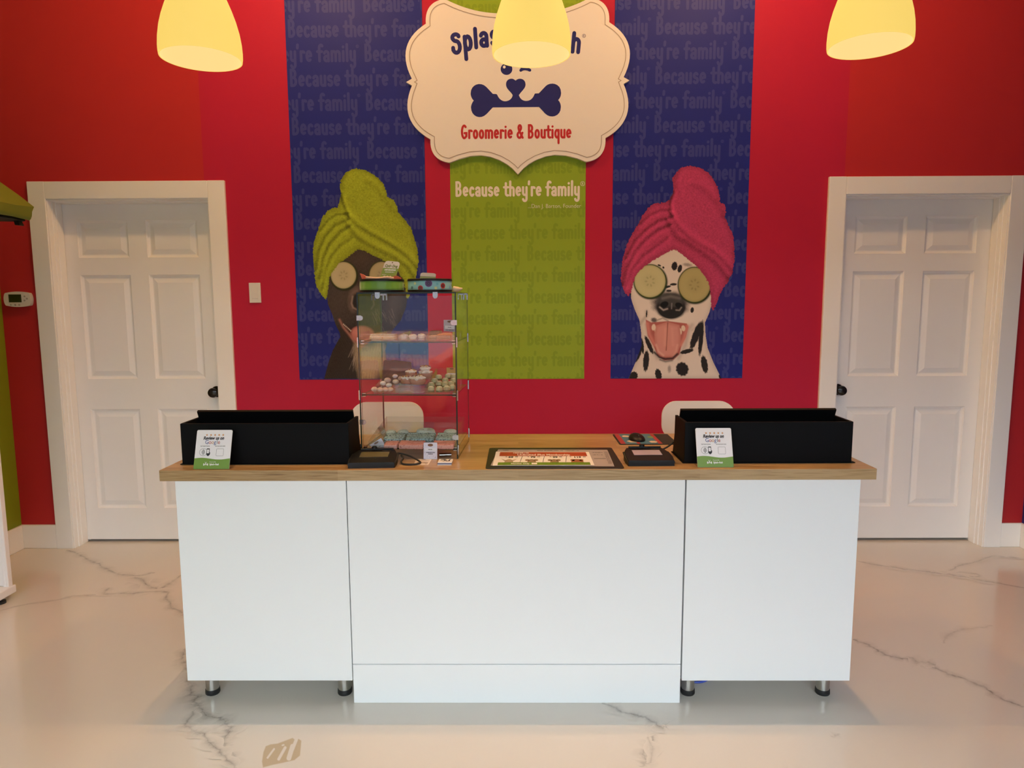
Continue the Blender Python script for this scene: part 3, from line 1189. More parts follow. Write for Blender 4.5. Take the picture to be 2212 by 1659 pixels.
# soft modelling of the muzzle and neck in the picture
cv.ell(450, 1180, 170, 120, 0, (0.76, 0.70, 0.64), 0.8)
cv.stroke([(255, 1240), (300, 1180), (300, 1150)], 14, (0.42, 0.37, 0.34), 0.7)
cv.stroke([(640, 1250), (610, 1290), (590, 1400), (540, 1500)], 16, (0.45, 0.40, 0.37), 0.6)
cv.stroke([(300, 1250), (330, 1400), (380, 1500)], 16, (0.45, 0.40, 0.37), 0.6)
cv.stroke([(735, 1230), (700, 1240), (640, 1290)], 10, (0.5, 0.44, 0.4), 0.5)
BK = (0.018, 0.016, 0.017)
for e in ((508, 812, 22, 32, 8), (548, 830, 16, 30, 14), (500, 948, 26, 9, -2), (448, 968, 36, 9, -14), (466, 996, 20, 9, 0), (640, 1140, 13, 21, 8),
          (395, 806, 14, 6, 20), (425, 822, 9, 7, 40), (296, 1520, 22, 78, 4), (268, 1410, 11, 60, -6), (318, 1400, 16, 72, -24), (233, 1470, 22, 66, 22), (203, 1632, 30, 34, 30),
          (388, 1622, 24, 44, -12), (566, 1580, 46, 52, -20), (732, 1545, 24, 66, -10), (668, 1330, 26, 110, 20), (706, 1350, 17, 130, 5), (600, 1448, 52, 16, -14),
          (176, 1030, 9, 45, 0), (180, 1650, 14, 30, 20), (300, 1168, 5, 28, 4), (850, 1640, 10, 20, -20)):
    cv.ell(*e, BK, 0.14, 0.05)
cv.ell(355, 1215, 22, 18, 20, (0.12, 0.11, 0.11), 0.6, 0.1)
cv.ell(470, 1580, 12, 26, 0, (0.35, 0.32, 0.30), 0.8, 0.1)
cv.ell(605, 802, 32, 12, 8, (0.34, 0.31, 0.29), 0.8, 0.12)
# mouth
cv.fill([(293, 1210), (335, 1232), (460, 1222), (600, 1240), (612, 1268), (592, 1345), (562, 1400), (545, 1470), (500, 1512), (430, 1516), (382, 1482), (350, 1405), (308, 1330)], (0.40, 0.12, 0.105), 6)
cv.stroke([(305, 1240), (320, 1320), (360, 1400)], 14, (0.62, 0.24, 0.21), 0.9)
cv.stroke([(604, 1260), (580, 1350), (555, 1400)], 14, (0.62, 0.24, 0.21), 0.9)
cv.ell(352, 1268, 15, 24, 8, (0.74, 0.62, 0.50), 0.3)
cv.ell(372, 1290, 12, 26, 4, (0.74, 0.62, 0.50), 0.3)
cv.ell(574, 1276, 15, 22, -8, (0.74, 0.62, 0.50), 0.3)
cv.ell(552, 1300, 11, 24, -4, (0.74, 0.62, 0.50), 0.3)
s = cv.fill([(372, 1255), (455, 1228), (545, 1252), (555, 1330), (548, 1410), (530, 1460), (490, 1492), (420, 1490), (380, 1462), (364, 1400), (358, 1320)], (0.62, 0.29, 0.255), 5)
cv.blend(0.5 * np.exp(-((s - 4) / 12) ** 2) * (s > 0), (0.45, 0.17, 0.15))
cv.stroke([(458, 1235), (452, 1340), (446, 1440)], 4, (0.22, 0.06, 0.055), 0.9)
cv.stroke([(440, 1280), (436, 1400)], 12, (0.70, 0.36, 0.32), 0.5)
cv.stroke([(490, 1280), (496, 1400)], 12, (0.70, 0.36, 0.32), 0.5)
cv.stroke([(372, 1400), (390, 1450), (425, 1478)], 8, (0.75, 0.44, 0.38), 0.7)
cv.stroke([(530, 1400), (520, 1450), (500, 1478)], 8, (0.75, 0.44, 0.38), 0.5)
cv.stroke([(358, 1455), (395, 1492), (440, 1505), (495, 1500), (530, 1468)], 9, (0.02, 0.017, 0.018), 0.95)
cv.stroke([(400, 1510), (440, 1524), (490, 1516)], 8, (0.10, 0.09, 0.09), 0.8)
# nose
cv.ell(478, 1095, 136, 92, 4, (0.10, 0.09, 0.09), 0.35, 0.03)
cv.ell(482, 1120, 108, 88, 0, (0.014, 0.013, 0.013), 0.16)
cv.ell(482, 1065, 104, 52, 0, (0.05, 0.05, 0.05), 0.35)
cv.stroke([(420, 1052), (480, 1038), (545, 1052)], 12, (0.15, 0.145, 0.14), 0.8)
cv.ell(432, 1098, 32, 22, -20, (0.003, 0.003, 0.003), 0.25)
cv.ell(540, 1104, 28, 20, 20, (0.003, 0.003, 0.003), 0.25)
cv.stroke([(398, 1118), (425, 1140), (455, 1130)], 6, (0.40, 0.37, 0.35), 0.9)
cv.stroke([(520, 1140), (545, 1142), (560, 1120)], 5, (0.32, 0.3, 0.28), 0.8)
cv.stroke([(488, 1090), (486, 1130)], 4, (0.25, 0.24, 0.23), 0.7)
cv.stroke([(380, 1215), (420, 1200), (460, 1220)], 6, (0.12, 0.11, 0.11), 0.6)
cv.slice(325, 924, 122, 126, (0.54, 0.53, 0.29), (0.035, 0.065, 0.012))
cv.slice(657, 951, 124, 134, (0.42, 0.38, 0.165), (0.03, 0.055, 0.010))
tw = [(630, 58), (700, 75), (760, 112), (800, 160), (832, 220), (848, 280), (846, 330), (880, 350), (892, 380), (888, 440), (910, 500), (945, 570), (958, 660), (957, 760), (945, 860), (915, 920), (875, 975), (850, 1020), (825, 1085), (797, 1150), (782, 1120), (783, 1060), (775, 1000), (760, 930), (730, 880), (690, 830), (640, 785), (590, 745), (545, 710), (510, 687), (470, 700), (400, 740), (340, 775), (290, 810), (245, 850), (215, 890), (200, 940), (185, 1000), (165, 1040), (140, 1020), (118, 970), (105, 920), (110, 840), (120, 760), (150, 650), (190, 570), (240, 490), (270, 430), (310, 375), (350, 345), (395, 338), (440, 335), (470, 310), (495, 270), (500, 230), (490, 190), (495, 150), (520, 110), (560, 75)]
cv.towel(tw, (0.48, 0.050, 0.150), [
    ([(505, 260), (480, 330), (478, 400), (500, 440)], 16, 1.0),
    ([(480, 420), (540, 520), (620, 590), (700, 645), (800, 700), (880, 770), (945, 850)], 26, 0.8),
    ([(465, 480), (530, 590), (620, 640), (740, 720), (830, 790), (915, 900)], 30, 0.8),
    ([(480, 395), (400, 400), (320, 440), (255, 500)], 16, 0.7),
    ([(480, 450), (390, 478), (300, 540), (220, 620), (150, 750)], 18, 0.9),
    ([(470, 512), (390, 545), (300, 612), (220, 700), (160, 820), (125, 950)], 20, 0.9),
    ([(455, 605), (370, 670), (280, 735), (200, 830), (150, 960)], 18, 0.7),
    ([(640, 200), (720, 220), (800, 300), (880, 430)], 30, 0.35),
    ([(550, 100), (520, 180), (540, 260)], 22, 0.3)])
cv.build('dog_print', banner_objs[2], -0.0042)

cv = Canvas(668, 940, 360, 819.4, 0.8, 620, 340, 3.456)
cv.noises()
BR = (0.022, 0.0165, 0.015)
face = [(320, 880), (300, 960), (298, 1040), (305, 1100), (335, 1170), (362, 1250), (392, 1310), (396, 1340), (370, 1385), (340, 1440), (312, 1520), (300, 1560), (275, 1656), (760, 1656), (745, 1540), (735, 1440), (755, 1360), (790, 1290), (850, 1220), (890, 1120), (905, 1000), (900, 900), (700, 700), (530, 670), (400, 760)]
cv.fill(face, BR, 3, True)
def fur(ang, freq, seed):
    """Streaky hair value in 0..1 running along ang (degrees)."""
    r = random.Random(seed)
    c, q = math.cos(math.radians(ang)), math.sin(math.radians(ang))
    al, ac = cv.u * c + cv.v * q, -cv.u * q + cv.v * c
    t = 0
    for k in range(7):
        t = t + np.sin(ac * freq * r.uniform(0.5, 1.6) + 0.02 * al * r.uniform(-1, 1) + r.uniform(0, 6) + 1.2 * np.sin(al * 0.03 * r.uniform(0.5, 1.5) + k))
    return np.clip(0.5 + t / 7.0 + 0.12 * cv.n2, 0, 1)


cv.ell(400, 1060, 90, 150, 15, (0.055, 0.039, 0.034), 1.6)
cv.ell(660, 1000, 140, 90, 0, (0.052, 0.036, 0.030), 1.4)
cv.ell(560, 760, 90, 60, 0, (0.050, 0.034, 0.029), 1.2)
cv.ell(345, 1520, 70, 170, 12, (0.020, 0.012, 0.010), 0.9)
cv.ell(800, 1100, 50, 120, 10, (0.07, 0.052, 0.044), 1.2)
up_ = np.clip((1290 - cv.v) / 60, 0, 1)
cv.blend(0.35 * (fur(72, 1.9, 1) + fur(86, 1.4, 5)) * up_, (0.080, 0.062, 0.056))
cv.blend(0.35 * (fur(105, 1.9, 2) + fur(97, 1.4, 6)) * (1 - up_), (0.050, 0.036, 0.030))
# nose and lips
cv.ell(505, 1060, 44, 84, 6, (0.16, 0.115, 0.10), 0.7)
cv.ell(522, 1084, 36, 62, 0, (0.008, 0.006, 0.006), 0.35)
cv.ell(585, 1075, 110, 76, 0, (0.012, 0.009, 0.009), 0.4)
cv.stroke([(490, 1038), (482, 1090), (494, 1122), (520, 1136)], 7, (0.40, 0.31, 0.27), 0.55)
cv.stroke([(640, 1040), (650, 1100), (630, 1130)], 6, (0.3, 0.24, 0.21), 0.35)
wr = random.Random(4)
for k in range(22):
    x0, y0 = wr.uniform(630, 800), wr.uniform(1120, 1230)
    cv.stroke([(x0, y0), (x0 + wr.uniform(10, 40), y0 + wr.uniform(40, 90))], 1.6, (0.36, 0.28, 0.23), 0.35)
# open mouth, tongue, teeth
cv.fill([(385, 1195), (430, 1250), (480, 1270), (560, 1262), (660, 1265), (720, 1240), (704, 1320), (650, 1385), (560, 1415), (510, 1395), (450, 1335), (408, 1270)], (0.050, 0.016, 0.015), 14)
cv.stroke([(392, 1212), (420, 1268), (462, 1318), (500, 1372)], 9, (0.34, 0.17, 0.14), 0.85)
cv.ell(565, 1325, 88, 66, 8, (0.46, 0.165, 0.15), 0.28)
cv.ell(545, 1305, 50, 34, 8, (0.56, 0.24, 0.22), 0.8)
for k in range(7):
    cv.ell(422 + 9 * k, 1246 + 8 * k, 3.5, 6, 10, (0.62, 0.54, 0.46), 0.5)
cv.stroke([(500, 1372), (530, 1410), (600, 1416)], 9, (0.30, 0.16, 0.13), 0.7)
# pale beard and chest
s = cv.sd([(512, 1398), (560, 1424), (640, 1405), (705, 1375), (726, 1430), (720, 1510), (696, 1600), (650, 1662), (550, 1662), (532, 1570), (512, 1480)])
hair = fur(95, 0.5, 7)
cv.blend((s / 50 + 0.55) * (0.62 + 0.3 * hair), (0.50, 0.385, 0.24))
cv.blend(np.clip(s / 40 + 0.3, 0, 1) * 0.6 * np.clip(0.5 - hair, 0, 1), (0.16, 0.105, 0.065))
for k in range(20):
    x0, y0 = wr.uniform(490, 540), wr.uniform(1390, 1500)
    cv.stroke([(x0, y0), (x0 - wr.uniform(5, 45), y0 + wr.uniform(60, 130))], 1.5, (0.44, 0.36, 0.30), 0.45)
cv.slice(422, 880, 100, 105, (0.50, 0.45, 0.28), (0.045, 0.055, 0.012))
cv.slice(705, 880, 96, 106, (0.42, 0.37, 0.21), (0.045, 0.055, 0.012))
tw = [(520, 82), (590, 95), (640, 120), (690, 160), (725, 205), (745, 262), (748, 292), (800, 322), (825, 368), (830, 410), (880, 460), (930, 530), (952, 600), (975, 680), (986, 770), (974, 850), (955, 930), (930, 1000), (905, 1068), (890, 1040), (885, 980), (860, 900), (820, 830), (740, 780), (650, 735), (580, 700), (525, 685), (460, 740), (390, 790), (350, 840), (320, 890), (310, 960), (300, 1020), (290, 1068), (250, 1020), (220, 970), (205, 900), (195, 790), (192, 680), (205, 610), (240, 510), (260, 450), (300, 400), (340, 378), (375, 372), (390, 330), (400, 280), (392, 220), (400, 170), (430, 120), (470, 92)]
cv.towel(tw, (0.335, 0.42, 0.024), [
    ([(405, 270), (420, 330), (440, 390), (460, 430)], 16, 1.0),
    ([(450, 425), (520, 500), (620, 560), (720, 615), (820, 675), (900, 735), (965, 815)], 24, 0.85),
    ([(455, 500), (520, 585), (600, 640), (700, 692), (800, 742), (900, 812), (945, 880)], 26, 0.8),
    ([(455, 420), (370, 432), (310, 470), (255, 545)], 15, 0.7),
    ([(455, 470), (360, 512), (290, 590), (240, 700), (222, 830)], 18, 0.9),
    ([(465, 520), (400, 560), (320, 650), (272, 760), (248, 900)], 19, 0.9),
    ([(480, 612), (400, 662), (330, 745), (288, 850), (268, 980)], 17, 0.7),
    ([(600, 180), (680, 230), (740, 320), (800, 400)], 28, 0.35),
    ([(450, 110), (415, 180), (430, 260)], 22, 0.3)])
cv.build('dog_print', banner_objs[0], -0.0042)

# ---------------------------------------------------------------- scalloped plaque
# half outline, right-hand side traced as (photo px, photo py) on the plaque face and mirrored about its centre line
KP = 480 / 2096.0


def pq(x, y, yy):
    return PY(880 + x * KP, y * KP, yy)


PL_Y = -0.026


def arc3(p, q, bulge, n=10):
    """Points from p to q (exclusive of q) bulging to the left of travel by bulge * chord."""
    p, q = Vector(p), Vector(q)
    ch = q - p
    nrm = Vector((-ch.y, ch.x))
    out = []
    for k in range(n):
        t = k / n
        out.append(p + ch * t + nrm * bulge * 4 * t * (1 - t))
    return out


def plaque_outline(x0, y_t, ins):
    """Outline in metres relative to plaque centre, inset by ins."""
    pts = []
    R = [  # start, end, bulge (right half, from top centre clockwise)
        ((0.0, 0.362), (0.385, 0.433), -0.075),
        ((0.385, 0.433), (0.488, 0.309), 0.235),
        ((0.488, 0.309), (0.569, 0.029), 0.235),
        ((0.569, 0.029), (0.600, 0.012), 0.0),
        ((0.600, 0.012), (0.569, -0.006), 0.0),
        ((0.569, -0.006), (0.475, -0.286), 0.235),
        ((0.475, -0.286), (0.372, -0.410), 0.235),
        ((0.372, -0.410), (0.0, -0.475), 0.0),
    ]
    out = []
    for a, b, k in R[:-1]:
        out += arc3(a, b, k, 14 if k else 1)
    # bottom: rises in a swag then drops to the centre point
    out += [Vector(p) for p in ((0.372, -0.410), (0.32, -0.391), (0.26, -0.376), (0.20, -0.372), (0.15, -0.380), (0.10, -0.398), (0.06, -0.420), (0.03, -0.443))]
    full = out + [Vector((0, -0.475))] + [Vector((-p.x, p.y)) for p in reversed(out[1:])]
    if ins == 0:
        return full
    n = len(full)
    res = []
    for i in range(n):
        a, b, c = full[i - 1], full[i], full[(i + 1) % n]
        d = ((b - a).normalized() + (c - b).normalized())
        if d.length < 0.3:
            d = (c - a)
        d.normalize()
        d1 = (c - b).normalized()
        nr = Vector((d.y, -d.x))
        k = 1 / max(0.45, abs(nr.dot(Vector((d1.y, -d1.x)))))
        res.append(b + nr * ins * k)
    return res


PCX, PCZ = 0.0035, 2.590
pl = thing('wall_plaque', 'large cream scalloped sign plaque with a navy dog-face bone emblem', 'sign', (PCX, 0, PCZ))
bm = bmesh.new()
ol = plaque_outline(0, 0, 0)
prism(bm, [(PCX + p.x, PL_Y, PCZ + p.y) for p in ol], (0, -PL_Y - 0.004, 0))
obj('plaque_board', bm, M_PLAQUE, pl)
bm = bmesh.new()
inn = plaque_outline(0, 0, 0.022)
strip(bm, [(PCX + p.x, PCZ + p.y) for p in inn] + [(PCX + inn[0].x, PCZ + inn[0].y)], 0.0032, lambda x, z: (x, PL_Y - 0.0006, z))
obj('border_line', bm, M_TAUPE, pl)
# bone emblem outline in crop pixels of the plaque
bone = []


def bez(p0, p1, p2, p3, n=8):
    out = []
    for k in range(n):
        t = k / n
        out.append(tuple((1 - t) ** 3 * a + 3 * (1 - t) ** 2 * t * b + 3 * (1 - t) * t * t * c + t ** 3 * d for a, b, c, d in zip(p0, p1, p2, p3)))
    return out


bone += [(1022, 760)]
bone += bez((1022, 760), (1045, 730), (1115, 735), (1115, 797))
bone += bez((1115, 797), (1115, 835), (1075, 860), (1052, 898))
bone += bez((1052, 898), (1065, 935), (1090, 952), (1120, 952))
bone += bez((1120, 952), (1165, 952), (1188, 920), (1198, 890))
bone += [(1203, 882), (1240, 880), (1305, 812)]
bone += bez((1305, 812), (1345, 770), (1450, 780), (1450, 875))
bone += bez((1450, 875), (1450, 905), (1440, 925), (1422, 944))
bone += bez((1422, 944), (1440, 962), (1448, 985), (1448, 1010))
bone += bez((1448, 1010), (1448, 1100), (1350, 1125), (1298, 1070))
bone += [(1298, 1070), (1242, 1009), (806, 1013), (748, 1075)]
bone += bez((748, 1075), (690, 1135), (600, 1100), (600, 1012))
bone += bez((600, 1012), (602, 988), (612, 966), (626, 948))
bone += bez((626, 948), (606, 930), (597, 905), (597, 880))
bone += bez((597, 880), (597, 795), (690, 765), (745, 820))
bone += [(745, 820), (806, 885), (840, 887)]
bone += bez((848, 895), (862, 930), (890, 955), (922, 955))
bone += bez((922, 955), (955, 955), (985, 935), (994, 900))
bone += bez((994, 898), (975, 862), (930, 840), (930, 795))
bone += bez((930, 795), (930, 735), (1000, 730), (1022, 760))[:-1]
bm = bmesh.new()


def flat_poly(bm, pts, mi=0):
    from mathutils.geometry import tessellate_polygon
    vs = [bm.verts.new(p) for p in pts]
    for t in tessellate_polygon([[Vector(p) for p in pts]]):
        try:
            bm.faces.new([vs[i] for i in t]).material_index = mi
        except ValueError:
            pass


flat_poly(bm, [pq(x, y, PL_Y - 0.0006) for x, y in bone])
flat_poly(bm, [pq(935 + 55 * math.cos(a * PI / 16), 652 + 55 * math.sin(a * PI / 16), PL_Y - 0.0006) for a in range(32)])
flat_poly(bm, [pq(914 + 13 * math.cos(a * PI / 8), 632 + 14 * math.sin(a * PI / 8), PL_Y - 0.0009) for a in range(16)], 1)


def pq2(x, y):
    p = pq(x, y, PL_Y - 0.0006)
    return p.x, p.z


for st, w in (([(1070, 663), (1085, 652), (1110, 648), (1135, 652), (1155, 662)], 0.0155), ([(1078, 640), (1095, 622), (1120, 610)], 0.012), ([(1078, 645), (1100, 630), (1140, 628)], 0.010)):
    strip(bm, [pq2(x, y) for x, y in st], w, lambda x, z: (x, PL_Y - 0.0006, z))
obj('bone_emblem', bm, [M_NAVY, M_PLAQUE], pl)
# shop name on a bent baseline
bm = bmesh.new()
nx0, nz0 = pq2(412, 512)
nx1, nz1 = pq2(1632, 505)
midx = (nx0 + nx1) / 2
half = (nx1 - nx0) / 2


def bent(x):
    t = (x - midx) / half
    return x, nz0 + 0.056 * (1 - t * t) - 0.013, -0.10 * t


PUT_P = lambda x, z: (x, PL_Y - 0.0006, z)
xh_ = 0.0885
SXN = (nx1 - nx0) / (xh_ * (letters_width('Splash', 1) + letters_width('Dash', 1) + 1.55))


def name_letters(txt, x, zoff, xh, t):
    # capital S sits at nearly the height of the small letters
    for ch in txt:
        letters(bm, ch, x, 0, xh, PUT_P, t, None, lambda q: (bent(q)[0], bent(q)[1] + zoff, bent(q)[2]), SXN, 0.62)
        x += G[ch][0] * xh * SXN
    return x


x_ = name_letters('Splash', nx0, 0.0, xh_, 0.235)
obj('shop_name', bm, M_NAVY, pl)
bm = bmesh.new()
name_letters('and', x_ + 0.12 * xh_, 0.03, xh_ * 0.42, 0.25)
obj('shop_name', bm, M_NAVY, pl)
bm = bmesh.new()
name_letters('Dash', nx1 - letters_width('Dash', xh_) * SXN, 0.0, xh_, 0.235)
obj('shop_name', bm, M_NAVY, pl)
bm = bmesh.new()
rx, rz = pq2(1666, 338)
strip(bm, [(rx + 0.0085 * math.cos(a * PI / 10), rz + 0.0085 * math.sin(a * PI / 10)) for a in range(21)], 0.0018, lambda x, z: (x, PL_Y - 0.0006, z))
font_mesh(bm, 'R', lambda x, z: (x, PL_Y - 0.0006, z), 0.014, x=rx, z=rz - 0.005)
obj('registered_mark', bm, M_NAVY, pl)
bm = bmesh.new()
gx0, gz = pq2(503, 1303)
gx1, gz1 = pq2(1550, 1297)
gt = 'Groomerie & Boutique'
gh = (gx1 - gx0) / letters_width(gt, 1)
letters(bm, gt, gx0, gz - 0.13 * gh, gh, lambda x, z: (x, PL_Y - 0.0006, z), 0.22)
obj('tagline', bm, M_REDTXT, pl)

# ================================================================ wall fittings
sw = thing('light_switch', 'white blank rectangular switch plate on the crimson wall beside the left door', 'switch', (-1.476, 0, 1.43))
p0, p1 = PY(538, 611, -0.002), PY(565, 654, -0.002)
bm = bmesh.new()
box(bm, p0.x, p1.x, -0.0085, -0.0015, p1.z, p0.z, bev=0.002)
obj('plate', bm, M_PLASTIC_W, sw)
bm = bmesh.new()
cxm, czm = (p0.x + p1.x) / 2, (p0.z + p1.z) / 2
box(bm, cxm - 0.017, cxm + 0.017, -0.0105, -0.008, czm - 0.033, czm + 0.033, bev=0.0012)
obj('rocker', bm, M_PLASTIC_W, sw)

th = thing('thermostat', 'white thermostat with a dark green screen beside the left door casing', 'thermostat', (-2.82, 0, 1.40))
p0, p1 = PY(8, 630, -0.02), PY(69, 663, -0.02)
bm = bmesh.new()
a, b, c, d = p0.x, p1.x, p1.z, p0.z
n = 10
ol = []
for k in range(n + 1):
    t = k / n
    ol.append((a + 0.010 + (b - a - 0.02) * t, d - 0.008 + 0.008 * math.sin(PI * t)))
for k in range(1, n):
    t = k / n
    ol.append((b - 0.010 + 0.010 * math.sin(PI * t) ** 0.6, d - 0.008 - (d - c - 0.016) * t))
for k in range(n + 1):
    t = k / n
    ol.append((b - 0.010 - (b - a - 0.02) * t, c + 0.008 - 0.008 * math.sin(PI * t)))
for k in range(1, n):
    t = k / n
    ol.append((a + 0.010 - 0.010 * math.sin(PI * t) ** 0.6, c + 0.008 + (d - c - 0.016) * t))
prism(bm, [(x, -0.026, z) for x, z in ol], (0, 0.0255, 0))
obj('body', bm, M_PLASTIC_W, th)
bm = bmesh.new()
q0, q1 = PY(18, 636, -0.026), PY(47, 653, -0.026)
box(bm, q0.x, q1.x, -0.0268, -0.0258, q1.z, q0.z)
obj('screen', bm, mat('dark_lcd', (0.02, 0.03, 0.008), 0.15), th)
for px, py in ((53, 640), (53, 649), (58, 645), (24, 658.5), (33, 658.5), (41.5, 658.5)):
    bm = bmesh.new()
    c = PY(px, py, -0.027)
    lathe(bm, [(0, 0.003), (0.004, 0.003), (0.0052, 0.0015), (0.0055, 0)], seg=14, M=Matrix.Translation((c.x, -0.0258, c.z)) @ Matrix.Rotation(PI / 2, 4, 'X'))
    obj('button', bm, mat('grey_button', (0.35, 0.34, 0.32), 0.4), th, smooth=True)

# green fabric canopy jutting from the left wall
cn = thing('canopy', 'lime green fabric canopy with black lining jutting from the green wall at frame edge', 'canopy', (XL, -0.5, 1.8))
bm = bmesh.new()
prof = [(XL, 2.32), (-2.50, 2.008), (-2.42, 1.948), (-2.343, 1.889), (-2.350, 1.868), (-2.352, 1.850), (-2.362, 1.838), (-2.374, 1.832), (-2.40, 1.840), (-2.44, 1.862), (-2.513, 1.902), (XL, 2.12)]
rr = random.Random(3)
Y0, Y1, ny = -0.5, -1.9, 12
rows = []
for k in range(ny + 1):
    y = Y0 + (Y1 - Y0) * k / ny
    rows.append([bm.verts.new((x + (0 if i in (0, len(prof) - 1) else 0.005 * math.sin(k * 1.3 + i)), y, z + (0 if i in (0, len(prof) - 1) else 0.004 * math.sin(k * 1.9 + i * 0.7)))) for i, (x, z) in enumerate(prof)])
for A, B in zip(rows, rows[1:]):
    for i in range(len(prof)):
        j = (i + 1) % len(prof)
        bm.faces.new((A[i], A[j], B[j], B[i]))
bm.faces.new(rows[0])
bm.faces.new(rows[-1][::-1])
obj('fabric', bm, mat('lime_fabric', (0.15, 0.18, 0.008), 0.75, bump=0.2, bscale=300), cn, smooth=True)
bm = bmesh.new()
prism(bm, [(XL, -0.505, 2.118), (-2.513, -0.505, 1.9), (-2.44, -0.505, 1.861), (-2.39, -0.505, 1.834), (-2.385, -0.505, 1.826), (-2.40, -0.505, 1.822), (-2.515, -0.505, 1.824), (XL, -0.505, 1.87)], (0, -1.38, 0))
obj('lining', bm, mat('black_lining', (0.006, 0.006, 0.005), 0.8), cn)
bm = bmesh.new()
prism(bm, [(-2.413, -0.52, 1.824), (-2.395, -0.52, 1.824), (-2.384, -0.52, 1.803), (-2.388, -0.52, 1.800), (-2.408, -0.52, 1.802)], (0, -0.03, 0))
obj('strap', bm, M_BLACK2, cn)

# white gondola shelf at the left edge
sh = thing('display_shelf', 'white perforated metal shelving unit at the left edge of frame', 'shelf', (-2.69, -1.2, 0))
sy0, sy1 = -0.71, -1.9
bm = bmesh.new()
box(bm, -2.90, -2.492, sy0 - 0.012, sy0, 0.07, 1.62)
obj('end_panel', bm, mat('white_powder_coat', (0.78, 0.76, 0.75), 0.35), sh)
for k in range(26):
    bm = bmesh.new()
    lathe(bm, [(0, 0), (0.0035, 0)], seg=8, M=Matrix.Translation((-2.512, sy0 - 0.0125, 0.10 + 0.058 * k)) @ Matrix.Rotation(PI / 2, 4, 'X'))
    obj('hole', bm, M_INK, sh)
for a, b in ((-2.492, -2.478), (-2.480, -2.466)):
    bm = bmesh.new()
    box(bm, a, b, sy0 - 0.016, sy0 + 0.012, 0.06, 1.65, bev=0.003)
    obj('post', bm, mat('white_powder_coat'), sh)
bm = bmesh.new()
box(bm, -2.905, -2.455, sy1, sy0 + 0.018, 0.03, 0.068, bev=0.004)
obj('base_deck', bm, mat('white_powder_coat'), sh)
for y in (sy0 - 0.05, sy1 + 0.08):
    bm = bmesh.new()
    lathe(bm, [(0, 0.0), (0.022, 0.0), (0.022, 0.012), (0.010, 0.016), (0.010, 0.032)], -2.485, y, 0, 16)
    obj('foot', bm, M_RUBBER, sh)
bm = bmesh.new()
box(bm, -2.90, -2.885, sy1, sy0, 0.068, 1.62)
obj('back_panel', bm, mat('white_powder_coat'), sh)

# ================================================================ the reception counter
ZT = 0.856
CXL, CXR, CYF, CYB = -1.2352, 1.2215, -1.600, -0.957
bm = bmesh.new()
box(bm, CXL, CXR, CYF, CYB, ZT - 0.038, ZT, bev=0.0015)
ct = obj('countertop', bm, M_WOOD)
tag(ct, 'long oak butcher-block worktop lying across the white counter units', 'countertop')

UF = -1.5863
cabs = ((-1.1893, -0.5965, 'white end counter unit on steel legs under the left black box'),
        (0.5795, 1.1754, 'white end counter unit on steel legs under the right black box'))
for n, (x0, x1, lab) in enumerate(cabs):
    t = thing('counter_cabinet', lab, 'cabinet', ((x0 + x1) / 2, -1.3, 0), 0, 'counter end units')
    bm = bmesh.new()
    box(bm, x0 + 0.002, x1 - 0.002, UF + 0.020, -1.00, 0.086, ZT - 0.0385)
    obj('carcass', bm, M_WHITE, t)
    bm = bmesh.new()
    box(bm, x0, x1, UF, UF + 0.0185, 0.082, ZT - 0.0405, bev=0.0012)
    obj('door', bm, M_WHITE, t)
    for lx in ((-1.129, -0.641) if n == 0 else (0.617, 1.109)):
        for ly in (-1.525, -1.06):
            bm = bmesh.new()
            lathe(bm, [(0, 0.012), (0.0235, 0.012), (0.0235, 0.086), (0, 0.086)], lx, ly, 0, 24)
            lg = obj('leg', bm, M_STEEL, t, smooth=True)
            bm = bmesh.new()
            lathe(bm, [(0, 0.0), (0.024, 0.0), (0.0258, 0.003), (0.0258, 0.010), (0.0245, 0.011), (0.0258, 0.012), (0.0252, 0.019), (0.0236, 0.020)], lx, ly, 0, 24)
            obj('foot_cap', bm, M_RUBBER, lg, smooth=True)
t = thing('reception_counter', 'wide white middle counter unit standing on a white plinth', 'counter', (-0.008, -1.3, 0))
bm = bmesh.new()
box(bm, -0.5935, 0.5745, UF + 0.020, -1.00, 0.0, ZT - 0.0385)
obj('carcass', bm, M_WHITE, t)
bm = bmesh.new()
box(bm, -0.5935, 0.5745, UF + 0.0005, UF + 0.019, 0.1445, ZT - 0.0395, bev=0.0012)
obj('front_panel', bm, M_WHITE, t)
bm = bmesh.new()
box(bm, -0.5925, 0.5735, UF - 0.004, UF + 0.016, 0.0, 0.1435, bev=0.0012)
obj('plinth', bm, M_WHITE, t)

# blue network cable under the right unit
bm = bmesh.new()
tube(bm, smooth_path([(0.585, -1.32, 0.006), (0.625, -1.44, 0.005), (0.66, -1.462, 0.005), (0.70, -1.455, 0.006), (0.725, -1.43, 0.012), (0.728, -1.40, 0.03), (0.725, -1.385, 0.055), (0.71, -1.36, 0.06)], 8), 0.0042, 8)
o = obj('network_cable', bm, mat('blue_cable', (0.03, 0.07, 0.42), 0.4), smooth=True)
tag(o, 'blue cable looping on the floor under the right counter unit', 'cable')


